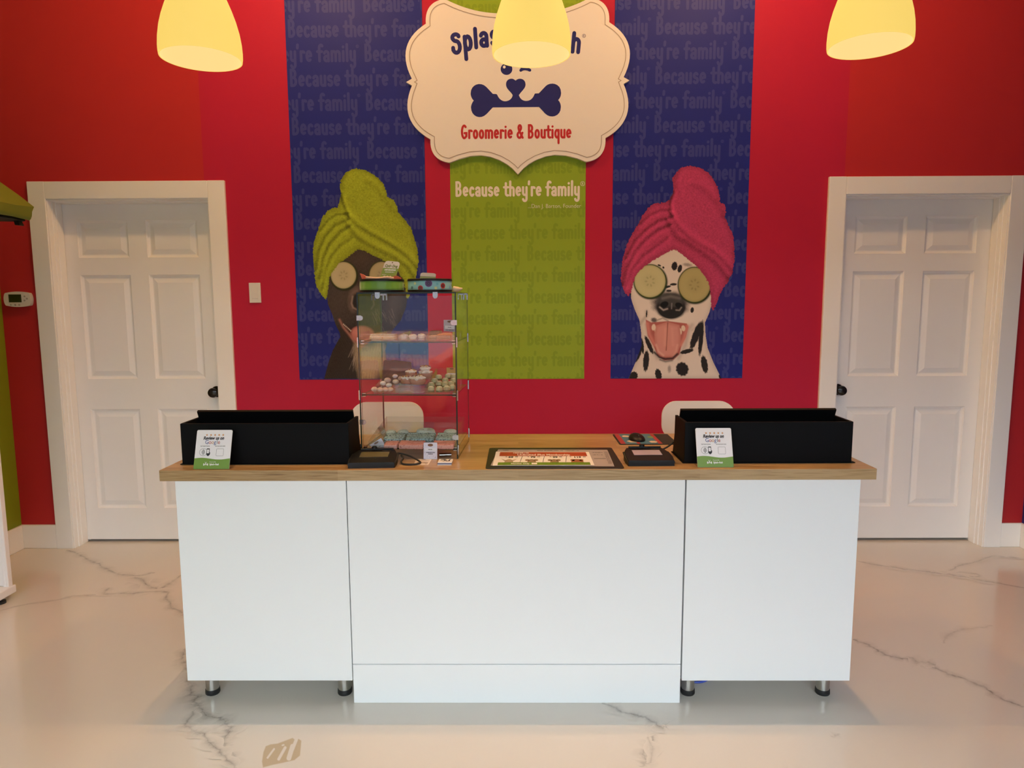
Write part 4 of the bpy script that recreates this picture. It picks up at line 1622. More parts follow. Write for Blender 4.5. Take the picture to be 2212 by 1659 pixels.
# ---------------------------------------------------------------- black privacy boxes
def hood(x0, x1, lab):
    t = thing('privacy_box', lab, 'box', ((x0 + x1) / 2, -1.45, ZT), 0, 'black boxes on the counter')
    yf, yb, zt = -1.512, -1.355, 1.003
    g = 0.009
    z0 = ZT + 0.0025
    bm = bmesh.new()
    box(bm, x0 - 0.006, x1 + 0.012, yf - 0.004, yb + 0.03, ZT, z0)
    obj('base_panel', bm, M_BLACK, t)
    bm = bmesh.new()
    box(bm, x0, x1, yf, yf + g, z0, zt, bev=0.001)
    obj('front_panel', bm, M_BLACK, t)
    for a in (x0, x1 - g):
        bm = bmesh.new()
        prism(bm, [(a, yf + g, z0), (a, yb + 0.028, z0), (a, yb + 0.004, 0.93), (a, yb, zt), (a, yf + g, zt)], (g, 0, 0))
        obj('side_panel', bm, M_BLACK, t)
    # rear flap leaning forward over the box
    bm = bmesh.new()
    xa, xb = x0 + g + 0.001, x1 - g - 0.001
    prism(bm, [(xa, yb - 0.012, z0), (xa, yb - 0.012, 0.955), (xa, yb - 0.045, 1.028), (xa, yb - 0.036, 1.033), (xa, yb - 0.003, 0.958), (xa, yb - 0.003, z0)], (xb - xa, 0, 0))
    obj('rear_flap', bm, M_BLACK, t)
    return t


hood(-1.196, -0.600, 'black open-topped box beside the glass display case')
hood(0.587, 1.176, 'black open-topped box standing on the counter in front of the right door')


# ---------------------------------------------------------------- review cards
def review_card(x0, x1, yb, lab, foot_out):
    t = thing('review_card', lab, 'sign', ((x0 + x1) / 2, yb, ZT), 0, 'review cards')
    h, lean = 0.1365, 0.046
    u = Vector((1, 0, 0))
    v = Vector((0, lean, 0.128)).normalized()
    nrm = u.cross(v)
    if nrm.y > 0:
        nrm = -nrm
    O = Vector((x0, yb, ZT + 0.0012))
    w = x1 - x0

    def P(a, b, d=0.0):
        return O + u * a + v * b + nrm * d

    M_C = mat('card_white', (0.80, 0.80, 0.83), 0.3)
    bm = bmesh.new()
    r = 0.005
    ol = [(0, 0), (w, 0)] + [(w - r + r * math.cos(k * PI / 8), h - r + r * math.sin(k * PI / 8)) for k in range(5)] + [(r + r * math.cos(PI / 2 + k * PI / 8), h - r + r * math.sin(PI / 2 + k * PI / 8)) for k in range(5)]
    prism(bm, [P(a, b, 0) for a, b in ol], -nrm * 0.002)
    obj('card', bm, M_C, t)
    bm = bmesh.new()
    box(bm, x0 + 0.0004, x1 - 0.0004, yb + 0.001, yb + 0.058, ZT, ZT + 0.0018)
    obj('foot', bm, M_ACRYLIC, t)
    bm = bmesh.new()
    n = 24
    top = [(w * k / n, 0.036 + 0.0030 * math.sin(PI * 2 * (k / n) + 0.35)) for k in range(n + 1)]
    flat_poly(bm, [P(a, b, 0.0004) for a, b in [(0, 0), (w, 0)] + top[::-1]])
    obj('green_band', bm, mat('card_green', (0.16, 0.30, 0.045), 0.35), t)
    put = lambda a, b: P(a, b, 0.0005)
    put2 = lambda a, b: P(a, b, 0.0009)
    bm = bmesh.new()
    for k in range(5):
        cx, cy = w * (0.29 + 0.115 * k), h * 0.87
        flat_poly(bm, [put(cx + (0.0044 if j % 2 == 0 else 0.0019) * math.sin(j * PI / 5), cy + (0.0044 if j % 2 == 0 else 0.0019) * math.cos(j * PI / 5)) for j in range(10)])
    obj('stars', bm, mat('card_star_orange', (0.60, 0.27, 0.07), 0.4), t)
    bm = bmesh.new()
    font_mesh(bm, 'Review us on', put, 0.0158, 'CENTER', 0.0007, 0.22, 0.84, w * 0.49, h * 0.752)
    obj('lettering', bm, M_INK, t)
    bm = bmesh.new()
    font_mesh(bm, 'TAP YOUR PHONE', put, 0.0044, 'CENTER', 0.0001, 0, 0.88, w * 0.265, h * 0.572)
    obj('lettering', bm, M_INK, t)
    bm = bmesh.new()
    font_mesh(bm, 'OR SCAN QR CODE', put, 0.0044, 'CENTER', 0.0001, 0, 0.88, w * 0.69, h * 0.572)
    obj('lettering', bm, M_INK, t)
    bm = bmesh.new()
    c0 = (w * 0.235, h * 0.43)
    strip(bm, [(c0[0] + 0.0135 * math.cos(k * PI / 16), c0[1] + 0.0125 * math.sin(k * PI / 16)) for k in range(33)], 0.0008, put)
    for k in range(4):
        rr = 0.0028 + 0.0028 * k
        strip(bm, [(c0[0] - 0.007 + rr * math.cos(a * PI / 16), c0[1] + rr * math.sin(a * PI / 16)) for a in range(-5, 6)], 0.0013, put)
    obj('tap_icon', bm, M_INK, t)
    bm = bmesh.new()
    flat_poly(bm, [put(w * 0.365 + a, h * 0.43 + b) for a, b in ((-0.005, 0.013), (0.005, 0.013), (0.0055, 0.0), (0.008, -0.002), (0.007, -0.009), (0.002, -0.014), (-0.003, -0.012), (-0.006, -0.006), (-0.0055, 0.0))])
    obj('phone_icon', bm, M_INK, t)
    bm = bmesh.new()
    strip(bm, [(w * 0.70 + a, h * 0.425 + b) for a, b in rrect(-0.0125, 0.0125, -0.0125, 0.0125, 0.0028, 3)] + [(w * 0.70 + 0.0125, h * 0.425 + 0.0097)], 0.0007, put)
    obj('code_frame', bm, M_INK, t)
    bm = bmesh.new()
    flat_poly(bm, [put2(w * 0.365 + a, h * 0.43 + b) for a, b in ((-0.0036, 0.0095), (0.0036, 0.0095), (0.0036, -0.004), (-0.0036, -0.004))])
    obj('phone_screen', bm, M_C, t)
    gx = w * 0.255
    cols = {'b': (0.06, 0.10, 0.28), 'r': (0.45, 0.08, 0.07), 'y': (0.55, 0.27, 0.10), 'g': (0.09, 0.14, 0.12)}
    for ch, dx, cc in (('G', 0, 'b'), ('o', 0.0128, 'r'), ('o', 0.0222, 'y'), ('g', 0.0316, 'b'), ('l', 0.0408, 'g'), ('e', 0.0448, 'r')):
        bm = bmesh.new()
        font_mesh(bm, ch, put, 0.0195, 'LEFT', 0.0001, 0, 0.92, gx + dx * 0.99, h * 0.64)
        obj('wordmark', bm, mat('wordmark_' + cc, cols[cc], 0.4), t)
    bm = bmesh.new()
    font_mesh(bm, 'Powered By', put2, 0.0050, 'CENTER', 0.0, 0.2, 0.9, w * 0.52, h * 0.168)
    letters(bm, 'Splash', w * 0.44, h * 0.095, 0.0046, put2, 0.26)
    letters(bm, 'and', w * 0.44 + letters_width('Splash', 0.0046) + 0.0006, h * 0.105, 0.0024, put2, 0.28)
    letters(bm, 'Dash', w * 0.44 + letters_width('Splash', 0.0046) + 0.0056, h * 0.095, 0.0046, put2, 0.26)
    for sx in (-1, 1):
        for sz in (-1, 1):
            flat_poly(bm, [put2(w * 0.335 + sx * 0.0065 + 0.0022 * math.cos(k * PI / 5), h * 0.115 + sz * 0.0017 + 0.0022 * math.sin(k * PI / 5)) for k in range(10)])
    strip(bm, [(w * 0.335 - 0.0065, h * 0.112), (w * 0.335 + 0.0065, h * 0.112)], 0.002, put2)
    flat_poly(bm, [put2(w * 0.335 + 0.0022 * math.cos(k * PI / 5), h * 0.115 + 0.0042 + 0.0018 * math.sin(k * PI / 5)) for k in range(10)])
    strip(bm, [(w * 0.335, h * 0.112), (w * 0.335, h * 0.115 + 0.004)], 0.0014, put2)
    for sx in (-1, 1):
        strip(bm, [(w * 0.335 + sx * 0.0016, h * 0.163), (w * 0.335 + sx * 0.003, h * 0.18)], 0.0011, put2)
    obj('band_print', bm, M_PAPER, t)
    return t


review_card(-1.1223, -0.9985, -1.5865, 'white and green review card leaning in front of the left black box', 1)
review_card(0.6175, 0.7415, -1.578, 'white and green review card leaning in front of the right black box', -1)


# ---------------------------------------------------------------- signature pads
def sig_pad(cx, cy, rz, lab, tint, cable):
    t = thing('signature_pad', lab, 'signature pad', (cx, cy, ZT), rz, 'signature pads')
    M0 = ROOT_M[t.name]
    w, d = 0.162, 0.135
    hf, hb = 0.020, 0.036

    def P(u, v, k):
        """u across, v front to back 0..1, k height factor above the sloped deck"""
        return M0 @ Vector((u * w / 2, -d / 2 + v * d, k + hf + (hb - hf) * v))

    bm = bmesh.new()
    rows = []
    for v, sx in ((0.0, 0.985), (0.03, 1.0), (0.35, 1.03), (0.7, 1.0), (0.95, 0.86), (1.0, 0.82)):
        rows.append([bm.verts.new(P(-sx, v, -(hf + (hb - hf) * v))), bm.verts.new(P(-sx, v, -0.004)), bm.verts.new(P(-sx * 0.96, v, 0)), bm.verts.new(P(sx * 0.96, v, 0)), bm.verts.new(P(sx, v, -0.004)), bm.verts.new(P(sx, v, -(hf + (hb - hf) * v)))])
    for A, B in zip(rows, rows[1:]):
        for k in range(6):
            bm.faces.new((A[k], A[(k + 1) % 6], B[(k + 1) % 6], B[k]))
    bm.faces.new(rows[0])
    bm.faces.new(rows[-1][::-1])
    obj('body', bm, M_BLACK2, t)
    bm = bmesh.new()
    b = [P(u, v, 0.0008) for u, v in ((-0.62, 0.42), (0.62, 0.42), (0.62, 0.80), (-0.62, 0.80))]
    prism(bm, b, M0.to_3x3() @ Vector((0, 0, -0.003)))
    obj('screen', bm, mat('pad_screen_' + tint, {'green': (0.13, 0.11, 0.055), 'mauve': (0.36, 0.30, 0.40)}[tint], 0.12), t)
    bm = bmesh.new()
    tube(bm, [P(-0.7, 1.0, 0.002), P(0.75, 1.0, 0.002)], 0.0046, 10)
    lathe(bm, [(0, 0.009), (0.007, 0.008), (0.010, 0.004), (0.010, 0.0)], seg=12, M=Matrix.Translation(P(-0.1, 0.99, 0.006)))
    obj('pen_rest', bm, M_BLACK2, t, smooth=True)
    bm = bmesh.new()
    put = lambda a, c: P(a, c, 0.0009)
    font_mesh(bm, 'TOPAZ', put, 0.062, 'CENTER', 0.002, 0, 2.0, 0.47, 0.86)
    obj('maker_mark', bm, mat('grey_print', (0.12, 0.12, 0.12), 0.4), t)
    for s in (-1, 1):
        bm = bmesh.new()
        tube(bm, [P(s * 0.97, 0.02, -0.008), P(s * 1.02, 0.35, -0.006), P(s * 0.99, 0.75, -0.006)], 0.004, 8)
        obj('side_rail', bm, M_RUBBER, t, smooth=True)
    bm = bmesh.new()
    tube(bm, smooth_path([Vector(c) for c in cable], 8), 0.0034, 8)
    obj('cord', bm, M_RUBBER, t, world=True, smooth=True)
    return t


sig_pad(-0.513, -1.507, 0.05, 'black signature pad with a dull greenish screen beside the left black box', 'green',
        [(-0.44, -1.45, ZT + 0.025), (-0.42, -1.455, ZT + 0.024), (-0.385, -1.475, ZT + 0.018), (-0.352, -1.50, ZT + 0.006), (-0.35, -1.52, ZT + 0.004), (-0.37, -1.535, ZT + 0.004), (-0.405, -1.53, ZT + 0.004), (-0.418, -1.50, ZT + 0.006), (-0.415, -1.475, ZT + 0.012), (-0.425, -1.455, ZT + 0.018)])
sig_pad(0.462, -1.487, 0.02, 'black signature pad with a pale mauve screen beside the right black box', 'mauve',
        [(0.50, -1.418, ZT + 0.03), (0.53, -1.41, ZT + 0.028), (0.56, -1.395, ZT + 0.04), (0.575, -1.385, ZT + 0.05)])

# ---------------------------------------------------------------- counter mat with flyers
mt = thing('counter_mat', 'thin black counter mat under papers at the middle of the worktop', 'mat', (0.13, -1.44, ZT))
c = [PZ(1061, 966.5, ZT), PZ(1327, 968.5, ZT), PZ(1349.3, 1013.4, ZT), PZ(1049.4, 1012.6, ZT)]
MW0, MW1 = -0.113, 0.364
MY0, MY1 = -1.592, -1.255
bm = bmesh.new()
ol = rrect(MW0, MW1, MY0, MY1, 0.012, 4)
prism(bm, [(x, y, ZT) for x, y in ol], (0, 0, 0.0025))
obj('pad', bm, mat('counter_mat_black', (0.012, 0.013, 0.010), 0.45), mt)


def quad_sheet(name, label, cat, corners, z, m, th_=0.0004, group=None):
    """Paper sheet: corners as photo pixels surveyed on the height z, clockwise from back-left."""
    t = thing(name, label, cat, tuple(PZ(*corners[3], z)), 0, group)
    Q = [PZ(x, y, z) for x, y in corners]
    bm = bmesh.new()
    prism(bm, [q + Vector((0, 0, th_)) for q in Q], (0, 0, -th_))
    obj('sheet', bm, m, t)

    def put(u, v, dz=0.0003):
        a = Q[0].lerp(Q[1], u)
        b = Q[3].lerp(Q[2], u)
        p = b.lerp(a, v)
        p.z = z + th_ + dz
        return p
    return t, put


s_ = 6.9125
MPX = lambda x, y: (1040 + x / s_, 950 + y / s_)
Zp = ZT + 0.0026
M_GREYP = mat('grey_paper', (0.36, 0.33, 0.35), 0.5)
t, put = quad_sheet('price_sheet', 'wide grey printed sheet under the membership flyer on the mat', 'paper', [MPX(250, 145), MPX(1880, 150), MPX(1985, 398), MPX(138, 386)], Zp, M_GREYP)
M_GINK = mat('grey_ink', (0.10, 0.09, 0.10), 0.5)
for k, (v0, u0, u1) in enumerate(((0.905, 0.36, 0.60), (0.905, 0.62, 0.74), (0.915, 0.05, 0.10), (0.78, 0.85, 0.945), (0.64, 0.85, 0.94))):
    bm = bmesh.new()
    scribble(bm, put, u0, u1, v0, 0.05, k + 5, 0.3)
    obj('text_line', bm, M_GINK, t)
bm = bmesh.new()
flat(bm, [put(0.855, 0.42), put(0.955, 0.42), put(0.955, 0.445), put(0.855, 0.445)])
obj('rule', bm, M_GINK, t)
for k in range(11):
    bm = bmesh.new()
    scribble(bm, put, 0.960, 0.993, 0.15 + 0.068 * k, 0.035, k + 30, 0.2)
    obj('text_line', bm, M_GINK, t)
for kk, (dx, lab) in enumerate(((-26, 'lowest white flyer edge showing left under the membership flyer'), (-12, 'middle white flyer edge showing left under the membership flyer'))):
    quad_sheet('flyer', lab, 'flyer', [MPX(244 + dx, 178), MPX(1550, 182), MPX(1600, 384), MPX(192 + dx, 388)], Zp + 0.0006 + 0.0008 * kk, M_PAPER, group='stacked flyers')
t, put = quad_sheet('membership_flyer', 'top flyer with a red heading band and four pet prices', 'flyer', [MPX(248, 180), MPX(1602, 182), MPX(1688, 382), MPX(200, 386)], Zp + 0.0024, M_PAPER, group='stacked flyers')
bm = bmesh.new()
flat(bm, [put(0.025, 0.66), put(0.965, 0.66), put(0.965, 0.97), put(0.025, 0.97)])
obj('heading_band', bm, mat('flyer_red', (0.36, 0.045, 0.018), 0.45), t)
bm = bmesh.new()
flat(bm, [put(0.025, 0.02), put(0.965, 0.02), put(0.965, 0.21), put(0.025, 0.21)])
obj('footer_band', bm, mat('flyer_green', (0.12, 0.24, 0.015), 0.45), t)
bm = bmesh.new()
putf = lambda a, b: put(a, b, 0.0006)
FS = 0.235  # sheet aspect: text drawn in (u, v) with u stretched
font_mesh(bm, 'Unlimited Plus Membership', putf, 0.17, 'CENTER', 0.004, 0, 0.30, 0.50, 0.70)
obj('lettering', bm, M_PAPER, t)
bm = bmesh.new()
scribble(bm, putf, 0.17, 0.34, 0.86, 0.07, 6, 0.2)
obj('lettering', bm, M_PAPER, t)
bm = bmesh.new()
font_mesh(bm, 'Member Only', putf, 0.11, 'LEFT', 0.003, 0, 0.30, 0.16, 0.08)
obj('lettering', bm, M_PAPER, t)
bm = bmesh.new()
flat(bm, [putf(0.37, 0.07), putf(0.425, 0.07), putf(0.425, 0.17), putf(0.37, 0.17)])
obj('white_box', bm, M_PAPER, t)
bm = bmesh.new()
for k, pr in enumerate(('59', '79', '99', '119')):
    cx = 0.15 + 0.235 * k
    font_mesh(bm, pr, putf, 0.14, 'CENTER', 0.006, 0, 0.38, cx, 0.53)
    font_mesh(bm, '$', putf, 0.08, 'CENTER', 0.003, 0, 0.38, cx - (0.05 if k < 3 else 0.07), 0.57)
    font_mesh(bm, '99', putf, 0.08, 'CENTER', 0.003, 0, 0.38, cx + (0.06 if k < 3 else 0.075), 0.57)
for k in range(3):
    cx = 0.262 + 0.235 * k
    flat(bm, [putf(cx - 0.014, 0.22), putf(cx - 0.009, 0.22), putf(cx + 0.012, 0.65), putf(cx + 0.007, 0.65)])
obj('prices', bm, M_INK, t)
for k, (c0, c1) in enumerate((((0.40, 0.30, 0.20), 1), ((0.30, 0.20, 0.12), 0), ((0.28, 0.19, 0.11), 0), ((0.30, 0.10, 0.045), 0))):
    cx = 0.135 + 0.235 * k
    bm = bmesh.new()
    flat_poly(bm, [putf(cx + (0.045 + 0.02 * (k == 3)) * math.cos(a * PI / 8), 0.21 + max(0, 0.22 * math.sin(a * PI / 8))) for a in range(0, 9)])
    for s in (-1, 1):
        if k == 0:
            flat_poly(bm, [putf(cx + s * 0.015, 0.30), putf(cx + s * 0.085, 0.47), putf(cx + s * 0.05, 0.32)])
        else:
            flat_poly(bm, [putf(cx + s * (0.045 + 0.024 * math.cos(a * PI / 5)), 0.36 + 0.07 * math.sin(a * PI / 5)) for a in range(10)])
    obj('pet_picture', bm, mat('pet_%d' % k, c0, 0.5, noise=0.35, nscale=160), t)

# ---------------------------------------------------------------- mouse and mouse pad
mp_ = thing('mouse_pad', 'small black-edged mouse pad with a blue and red print under the mouse', 'mouse pad', tuple(PZ(1375, 955, ZT)))
MQ = [PZ(1325, 940, ZT), PZ(1440, 938.5, ZT), PZ(1446, 961, ZT), PZ(1333, 961, ZT)]
x0m, x1m = 0.405, 0.640
y0m, y1m = PZ(1380, 961, ZT).y, PZ(1380, 939, ZT).y
bm = bmesh.new()
prism(bm, [(x, y, ZT) for x, y in rrect(x0m, x1m, y0m, y1m, 0.012, 4)], (0, 0, 0.003))
obj('pad', bm, mat('mouse_pad_black', (0.010, 0.010, 0.010), 0.6), mp_)
zz = ZT + 0.0032
bm = bmesh.new()
xr = x1m - 0.062
flat(bm, [(x0m + 0.006, y0m + 0.006, zz), (xr, y0m + 0.006, zz), (xr, y1m - 0.006, zz), (x0m + 0.006, y1m - 0.006, zz)])
obj('print_field', bm, mat('pad_blue', (0.05, 0.16, 0.26), 0.6), mp_)
bm = bmesh.new()
for a, b in ((x0m + 0.006, x0m + 0.026), (xr - 0.016, xr), (x0m + 0.072, x0m + 0.085)):
    flat(bm, [(a, y0m + 0.006, zz + .0003), (b, y0m + 0.006, zz + .0003), (b, y1m - 0.006, zz + .0003), (a, y1m - 0.006, zz + .0003)])
obj('print_stripes', bm, mat('pad_red', (0.32, 0.03, 0.035), 0.6), mp_)
for k, (u, v, r1) in enumerate(((0.34, 0.25, 0.020), (0.82, 0.2, 0.016), (0.28, 0.75, 0.016), (0.86, 0.66, 0.013), (0.43, 0.3, 0.014))):
    cx, cy = x0m + u * (xr - x0m), y0m + v * (y1m - y0m)
    bm = bmesh.new()
    flat_poly(bm, [(cx + r1 * (1 + 0.15 * math.sin(a * 1.9 + k)) * math.cos(a * PI / 8), cy + 1.2 * r1 * (1 + 0.15 * math.cos(a * 2.3 + k)) * math.sin(a * PI / 8), zz + .0006 + k * 3e-5) for a in range(16)])
    obj('print_shape', bm, mat('pad_green', (0.16, 0.28, 0.05), 0.6) if k == 3 else mat('pad_cream', (0.60, 0.50, 0.40), 0.6), mp_)

ms = thing('computer_mouse', 'black computer mouse resting on the printed mouse pad', 'mouse', (0.487, -1.108, ZT + 0.0042), 0.12)
bm = bmesh.new()
bmesh.ops.create_uvsphere(bm, u_segments=28, v_segments=16, radius=1.0)
for v in bm.verts:
    x, y, z = v.co
    z = max(z, -0.12)
    wdt = 0.032 * (1.0 - 0.10 * y)
    v.co = Vector((x * wdt * (1 if abs(z) > 0.2 else 1.0), y * 0.052, (z + 0.12) * 0.023 * (1.0 + 0.12 * y)))
    v.co = ROOT_M[ms.name] @ v.co
obj('body', bm, M_BLACK2, ms, smooth=True)
bm = bmesh.new()
lathe(bm, [(0, -0.003), (0.006, -0.003), (0.007, 0), (0.006, 0.003), (0, 0.003)], seg=16, M=ROOT_M[ms.name] @ Matrix.Translation((0, -0.026, 0.0195)) @ Matrix.Rotation(PI / 2, 4, 'Y'))
obj('scroll_wheel', bm, M_RUBBER, ms, smooth=True)


# ---------------------------------------------------------------- chairs behind the counter
def shell_chair(cx, lab):
    t = thing('shell_chair', lab, 'chair', (cx, -0.62, 0), 0, 'chairs behind the counter')
    w = 0.176
    bm = bmesh.new()
    # back shell: rounded rectangle, slightly dished
    nx, nz = 20, 14
    grid = {}
    zb, zt = 0.762, 0.945
    pts = rrect(-w, w, zb, zt, 0.070, 8)
    yb0 = -0.60

    def yy(x, z):
        return yb0 - 0.022 * (x / w) ** 2 + 0.10 * (z - zb) * 0.5

    for side, dy in ((0, 0.0), (1, 0.012)):
        ring = [bm.verts.new((cx + x, yy(x, z) + dy, z)) for x, z in pts]
        inner = [bm.verts.new((cx + x * 0.9, yy(x * 0.9, (z - 0.853) * 0.85 + 0.853) + dy, (z - 0.853) * 0.85 + 0.853)) for x, z in pts]
        cen = [bm.verts.new((cx + x * 0.45, yy(x * 0.45, (z - 0.853) * 0.45 + 0.853) + dy, (z - 0.853) * 0.45 + 0.853)) for x, z in pts]
        for k in range(len(pts)):
            j = (k + 1) % len(pts)
            bm.faces.new((ring[k], ring[j], inner[j], inner[k]))
            bm.faces.new((inner[k], inner[j], cen[j], cen[k]))
        bm.faces.new(cen)
        grid[side] = ring
    for k in range(len(pts)):
        j = (k + 1) % len(pts)
        bm.faces.new((grid[0][k], grid[0][j], grid[1][j], grid[1][k]))
    obj('backrest', bm, M_CHAIR, t, smooth=True)
    bm = bmesh.new()
    prism(bm, [(cx + x, y, 0.44) for x, y in rrect(-0.20, 0.20, -0.93, -0.56, 0.07, 6)], (0, 0, 0.022))
    obj('seat', bm, M_CHAIR, t)
    for s in (-1, 1):
        bm = bmesh.new()
        tube(bm, smooth_path([(cx + s * 0.12, -0.72, 0.432), (cx + s * 0.12, -0.57, 0.432), (cx + s * 0.12, -0.545, 0.5), (cx + s * 0.12, -0.565, 0.78), (cx + s * 0.12, -0.565, 0.83)], 6), 0.010, 10)
        obj('back_post', bm, M_STEEL, t, smooth=True)
    for sx in (-1, 1):
        for y0, y1 in ((-0.88, -0.92), (-0.60, -0.53)):
            bm = bmesh.new()
            tube(bm, [(cx + sx * 0.17, y0, 0.44), (cx + sx * 0.20, y1, 0.0)], 0.011, 10)
            obj('leg', bm, M_STEEL, t, smooth=True)


shell_chair(-0.6335, 'cream rounded chair back seen partly through the glass case')
shell_chair(0.868, 'cream rounded chair back behind the right black box')


# ---------------------------------------------------------------- pendant lamps
M_SHADE = bpy.data.materials.new('opal_shade')
M_SHADE.use_nodes = True
nt = M_SHADE.node_tree
b = nt.nodes['Principled BSDF']
b.inputs['Base Color'].default_value = (0.28, 0.20, 0.09, 1)
b.inputs['Roughness'].default_value = 0.7
b.inputs['Specular IOR Level'].default_value = 0.15
b.inputs['Emission Color'].default_value = (1.0, 0.70, 0.155, 1)
b.inputs['Emission Strength'].default_value = 0.88
M_SHADE_IN = bpy.data.materials.new('opal_shade_inside')
M_SHADE_IN.use_nodes = True
b = M_SHADE_IN.node_tree.nodes['Principled BSDF']
b.inputs['Base Color'].default_value = (0.06, 0.05, 0.03, 1)
b.inputs['Emission Color'].default_value = (1.0, 0.71, 0.265, 1)
b.inputs['Emission Strength'].default_value = 0.94
PEND_W = 23.0


def pendant(cx, cy, zm, lab):
    t = thing('pendant_lamp', lab, 'lamp', (cx, cy, zm), 0, 'pendant lamps over the counter')
    outp = [(0.1345, 0.0), (0.1362, 0.012), (0.1365, 0.03), (0.1345, 0.06), (0.129, 0.095), (0.120, 0.130), (0.108, 0.165), (0.094, 0.200), (0.078, 0.232), (0.060, 0.262), (0.040, 0.288), (0.026, 0.300)]
    inp = [(r - 0.004, max(z, 0.0) if i == 0 else z - 0.002) for i, (r, z) in enumerate(outp)]
    bm = bmesh.new()
    lathe(bm, outp, cx, cy, zm, 56, mi=0)
    lathe(bm, inp, cx, cy, zm, 56, mi=1)
    lathe(bm, [outp[0], inp[0]], cx, cy, zm, 56, mi=0)
    lathe(bm, [outp[-1], inp[-1]], cx, cy, zm, 56, mi=0)
    bmesh.ops.remove_doubles(bm, verts=bm.verts, dist=1e-5)
    obj('lamp_shade', bm, [M_SHADE, M_SHADE_IN], t, smooth=True)
    bm = bmesh.new()
    lathe(bm, [(0, 0.292), (0.030, 0.292), (0.031, 0.34), (0.016, 0.365), (0.006, 0.375)], cx, cy, zm, 24)
    obj('socket_cap', bm, M_STEEL, t, smooth=True)
    bm = bmesh.new()
    tube(bm, [(cx, cy, zm + 0.37), (cx, cy, CEIL)], 0.004, 8)
    obj('cord', bm, M_RUBBER, t, smooth=True)
    bm = bmesh.new()
    lathe(bm, [(0, 0), (0.05, 0), (0.05, -0.02), (0.02, -0.03), (0, -0.03)], cx, cy, CEIL, 24)
    obj('ceiling_rose', bm, M_STEEL, t, smooth=True)
    sd_ = bpy.data.lights.new('pendant_light', 'SPOT')
    sd_.energy = PEND_W
    sd_.color = WARM
    sd_.spot_size = math.radians(172)
    sd_.spot_blend = 1.0
    sd_.shadow_soft_size = 0.0
    so_ = bpy.data.objects.new('pendant_light', sd_)
    COL.objects.link(so_)
    so_.location = (cx, cy, zm - 0.01)


pendant(-1.098, -1.40, 2.269, 'glowing opal glass pendant lamp above the left door side')
pendant(0.0505, -1.40, 2.274, 'glowing opal glass pendant lamp in front of the plaque')
pendant(1.215, -1.40, 2.294, 'glowing opal glass pendant lamp nearest the right door')

# ================================================================ glass display case
CW_, CD_, CH_ = 0.360, 0.3414, 0.606
CRZ = -math.radians(2.87)
CO = Vector((-0.2199 - CW_ * math.cos(CRZ), -1.433 - CW_ * math.sin(CRZ), ZT))
CM = Matrix.Translation(CO) @ Matrix.Rotation(CRZ, 4, 'Z')
CMI = CM.inverted()


def CL(u, v, w):
    return CM @ Vector((u, v, w))


def case_hit(px, py, n, d):
    """Local case point where the sight line meets the local plane n.p = d."""
    dirv = CMI.to_3x3() @ Vector([float(a) for a in ray(px, py)])
    o = CMI @ Vector((0, CAM_Y, CAM_Z))
    n = Vector(n)
    return o + dirv * ((d - n.dot(o)) / n.dot(dirv))


case = thing('display_case', 'tall clear glass display case of pet treats standing on the worktop', 'display case', tuple(CO), CRZ)
TH = 0.005


def pane(name, u0, u1, v0, v1, w0, w1):
    """Glass sheet; the narrow faces carry the green edge colour."""
    bm = bmesh.new()
    box(bm, u0, u1, v0, v1, w0, w1)
    dims = (u1 - u0, v1 - v0, w1 - w0)
    thin = dims.index(min(dims))
    for f in bm.faces:
        bmesh.ops.recalc_face_normals(bm, faces=bm.faces)
        nn = f.normal
        f.material_index = 0 if abs(nn[thin]) > 0.9 else 1
    # one clear face is enough for the thin pane to shade once per crossing
    for v in bm.verts:
        v.co = CM @ v.co
    return obj(name, bm, [M_GLASS, M_GLASS_EDGE], case)


S1, S2, S0 = 0.429, 0.236, 0.036
pane('side_pane', 0, TH, 0.0, CD_, 0.0, CH_ - TH)
pane('side_pane', CW_ - TH, CW_, 0.0, CD_, 0.0, CH_ - TH)
pane('front_pane', TH + 0.002, CW_ - TH - 0.002, 0.004, 0.004 + TH, 0.045, CH_ - TH - 0.008)
pane('rear_door', TH + 0.002, CW_ - TH - 0.004, CD_ - 0.010, CD_ - 0.010 + TH, 0.03, CH_ - TH - 0.006)
pane('top_pane', 0, CW_, 0.0, CD_, CH_ - TH, CH_)
pane('shelf_pane', TH + 0.001, CW_ - TH - 0.001, 0.012, CD_ - 0.018, S1 - TH, S1)
pane('shelf_pane', TH + 0.001, CW_ - TH - 0.001, 0.012, CD_ - 0.018, S2 - TH, S2)
pane('shelf_pane', TH + 0.001, CW_ - TH - 0.001, 0.012, CD_ - 0.018, S0 - TH, S0)


def cbox(bm, u0, u1, v0, v1, w0, w1, bev=0.0):
    box(bm, u0, u1, v0, v1, w0, w1, bev=bev, M=CM)


def clip_part(fn):
    bm = bmesh.new()
    fn(bm)
    return obj('clip', bm, M_CHROME, case)


for w in (S1, S2, S0):
    for side in (0, 1):
        u = 0 if side == 0 else CW_
        s = 1 if side == 0 else -1
        # corner upright plus the two shelf jaws
        clip_part(lambda bm: cbox(bm, u - s * 0.003 if s > 0 else u - 0.002, u + 0.002 if s > 0 else u + 0.003, -0.003, 0.012, w - 0.021, w + 0.016, 0.001))
        for dz in (0.0005, -TH - 0.0045):
            clip_part(lambda bm: cbox(bm, min(u + s * 0.005, u + s * 0.020), max(u + s * 0.005, u + s * 0.020), 0.010, 0.022, w + dz, w + dz + 0.004, 0.001))
        clip_part(lambda bm: cbox(bm, u - 0.003 if s > 0 else u - 0.002, u + 0.002 if s > 0 else u + 0.003, CD_ - 0.014, CD_ + 0.002, w - 0.021, w + 0.016, 0.001))


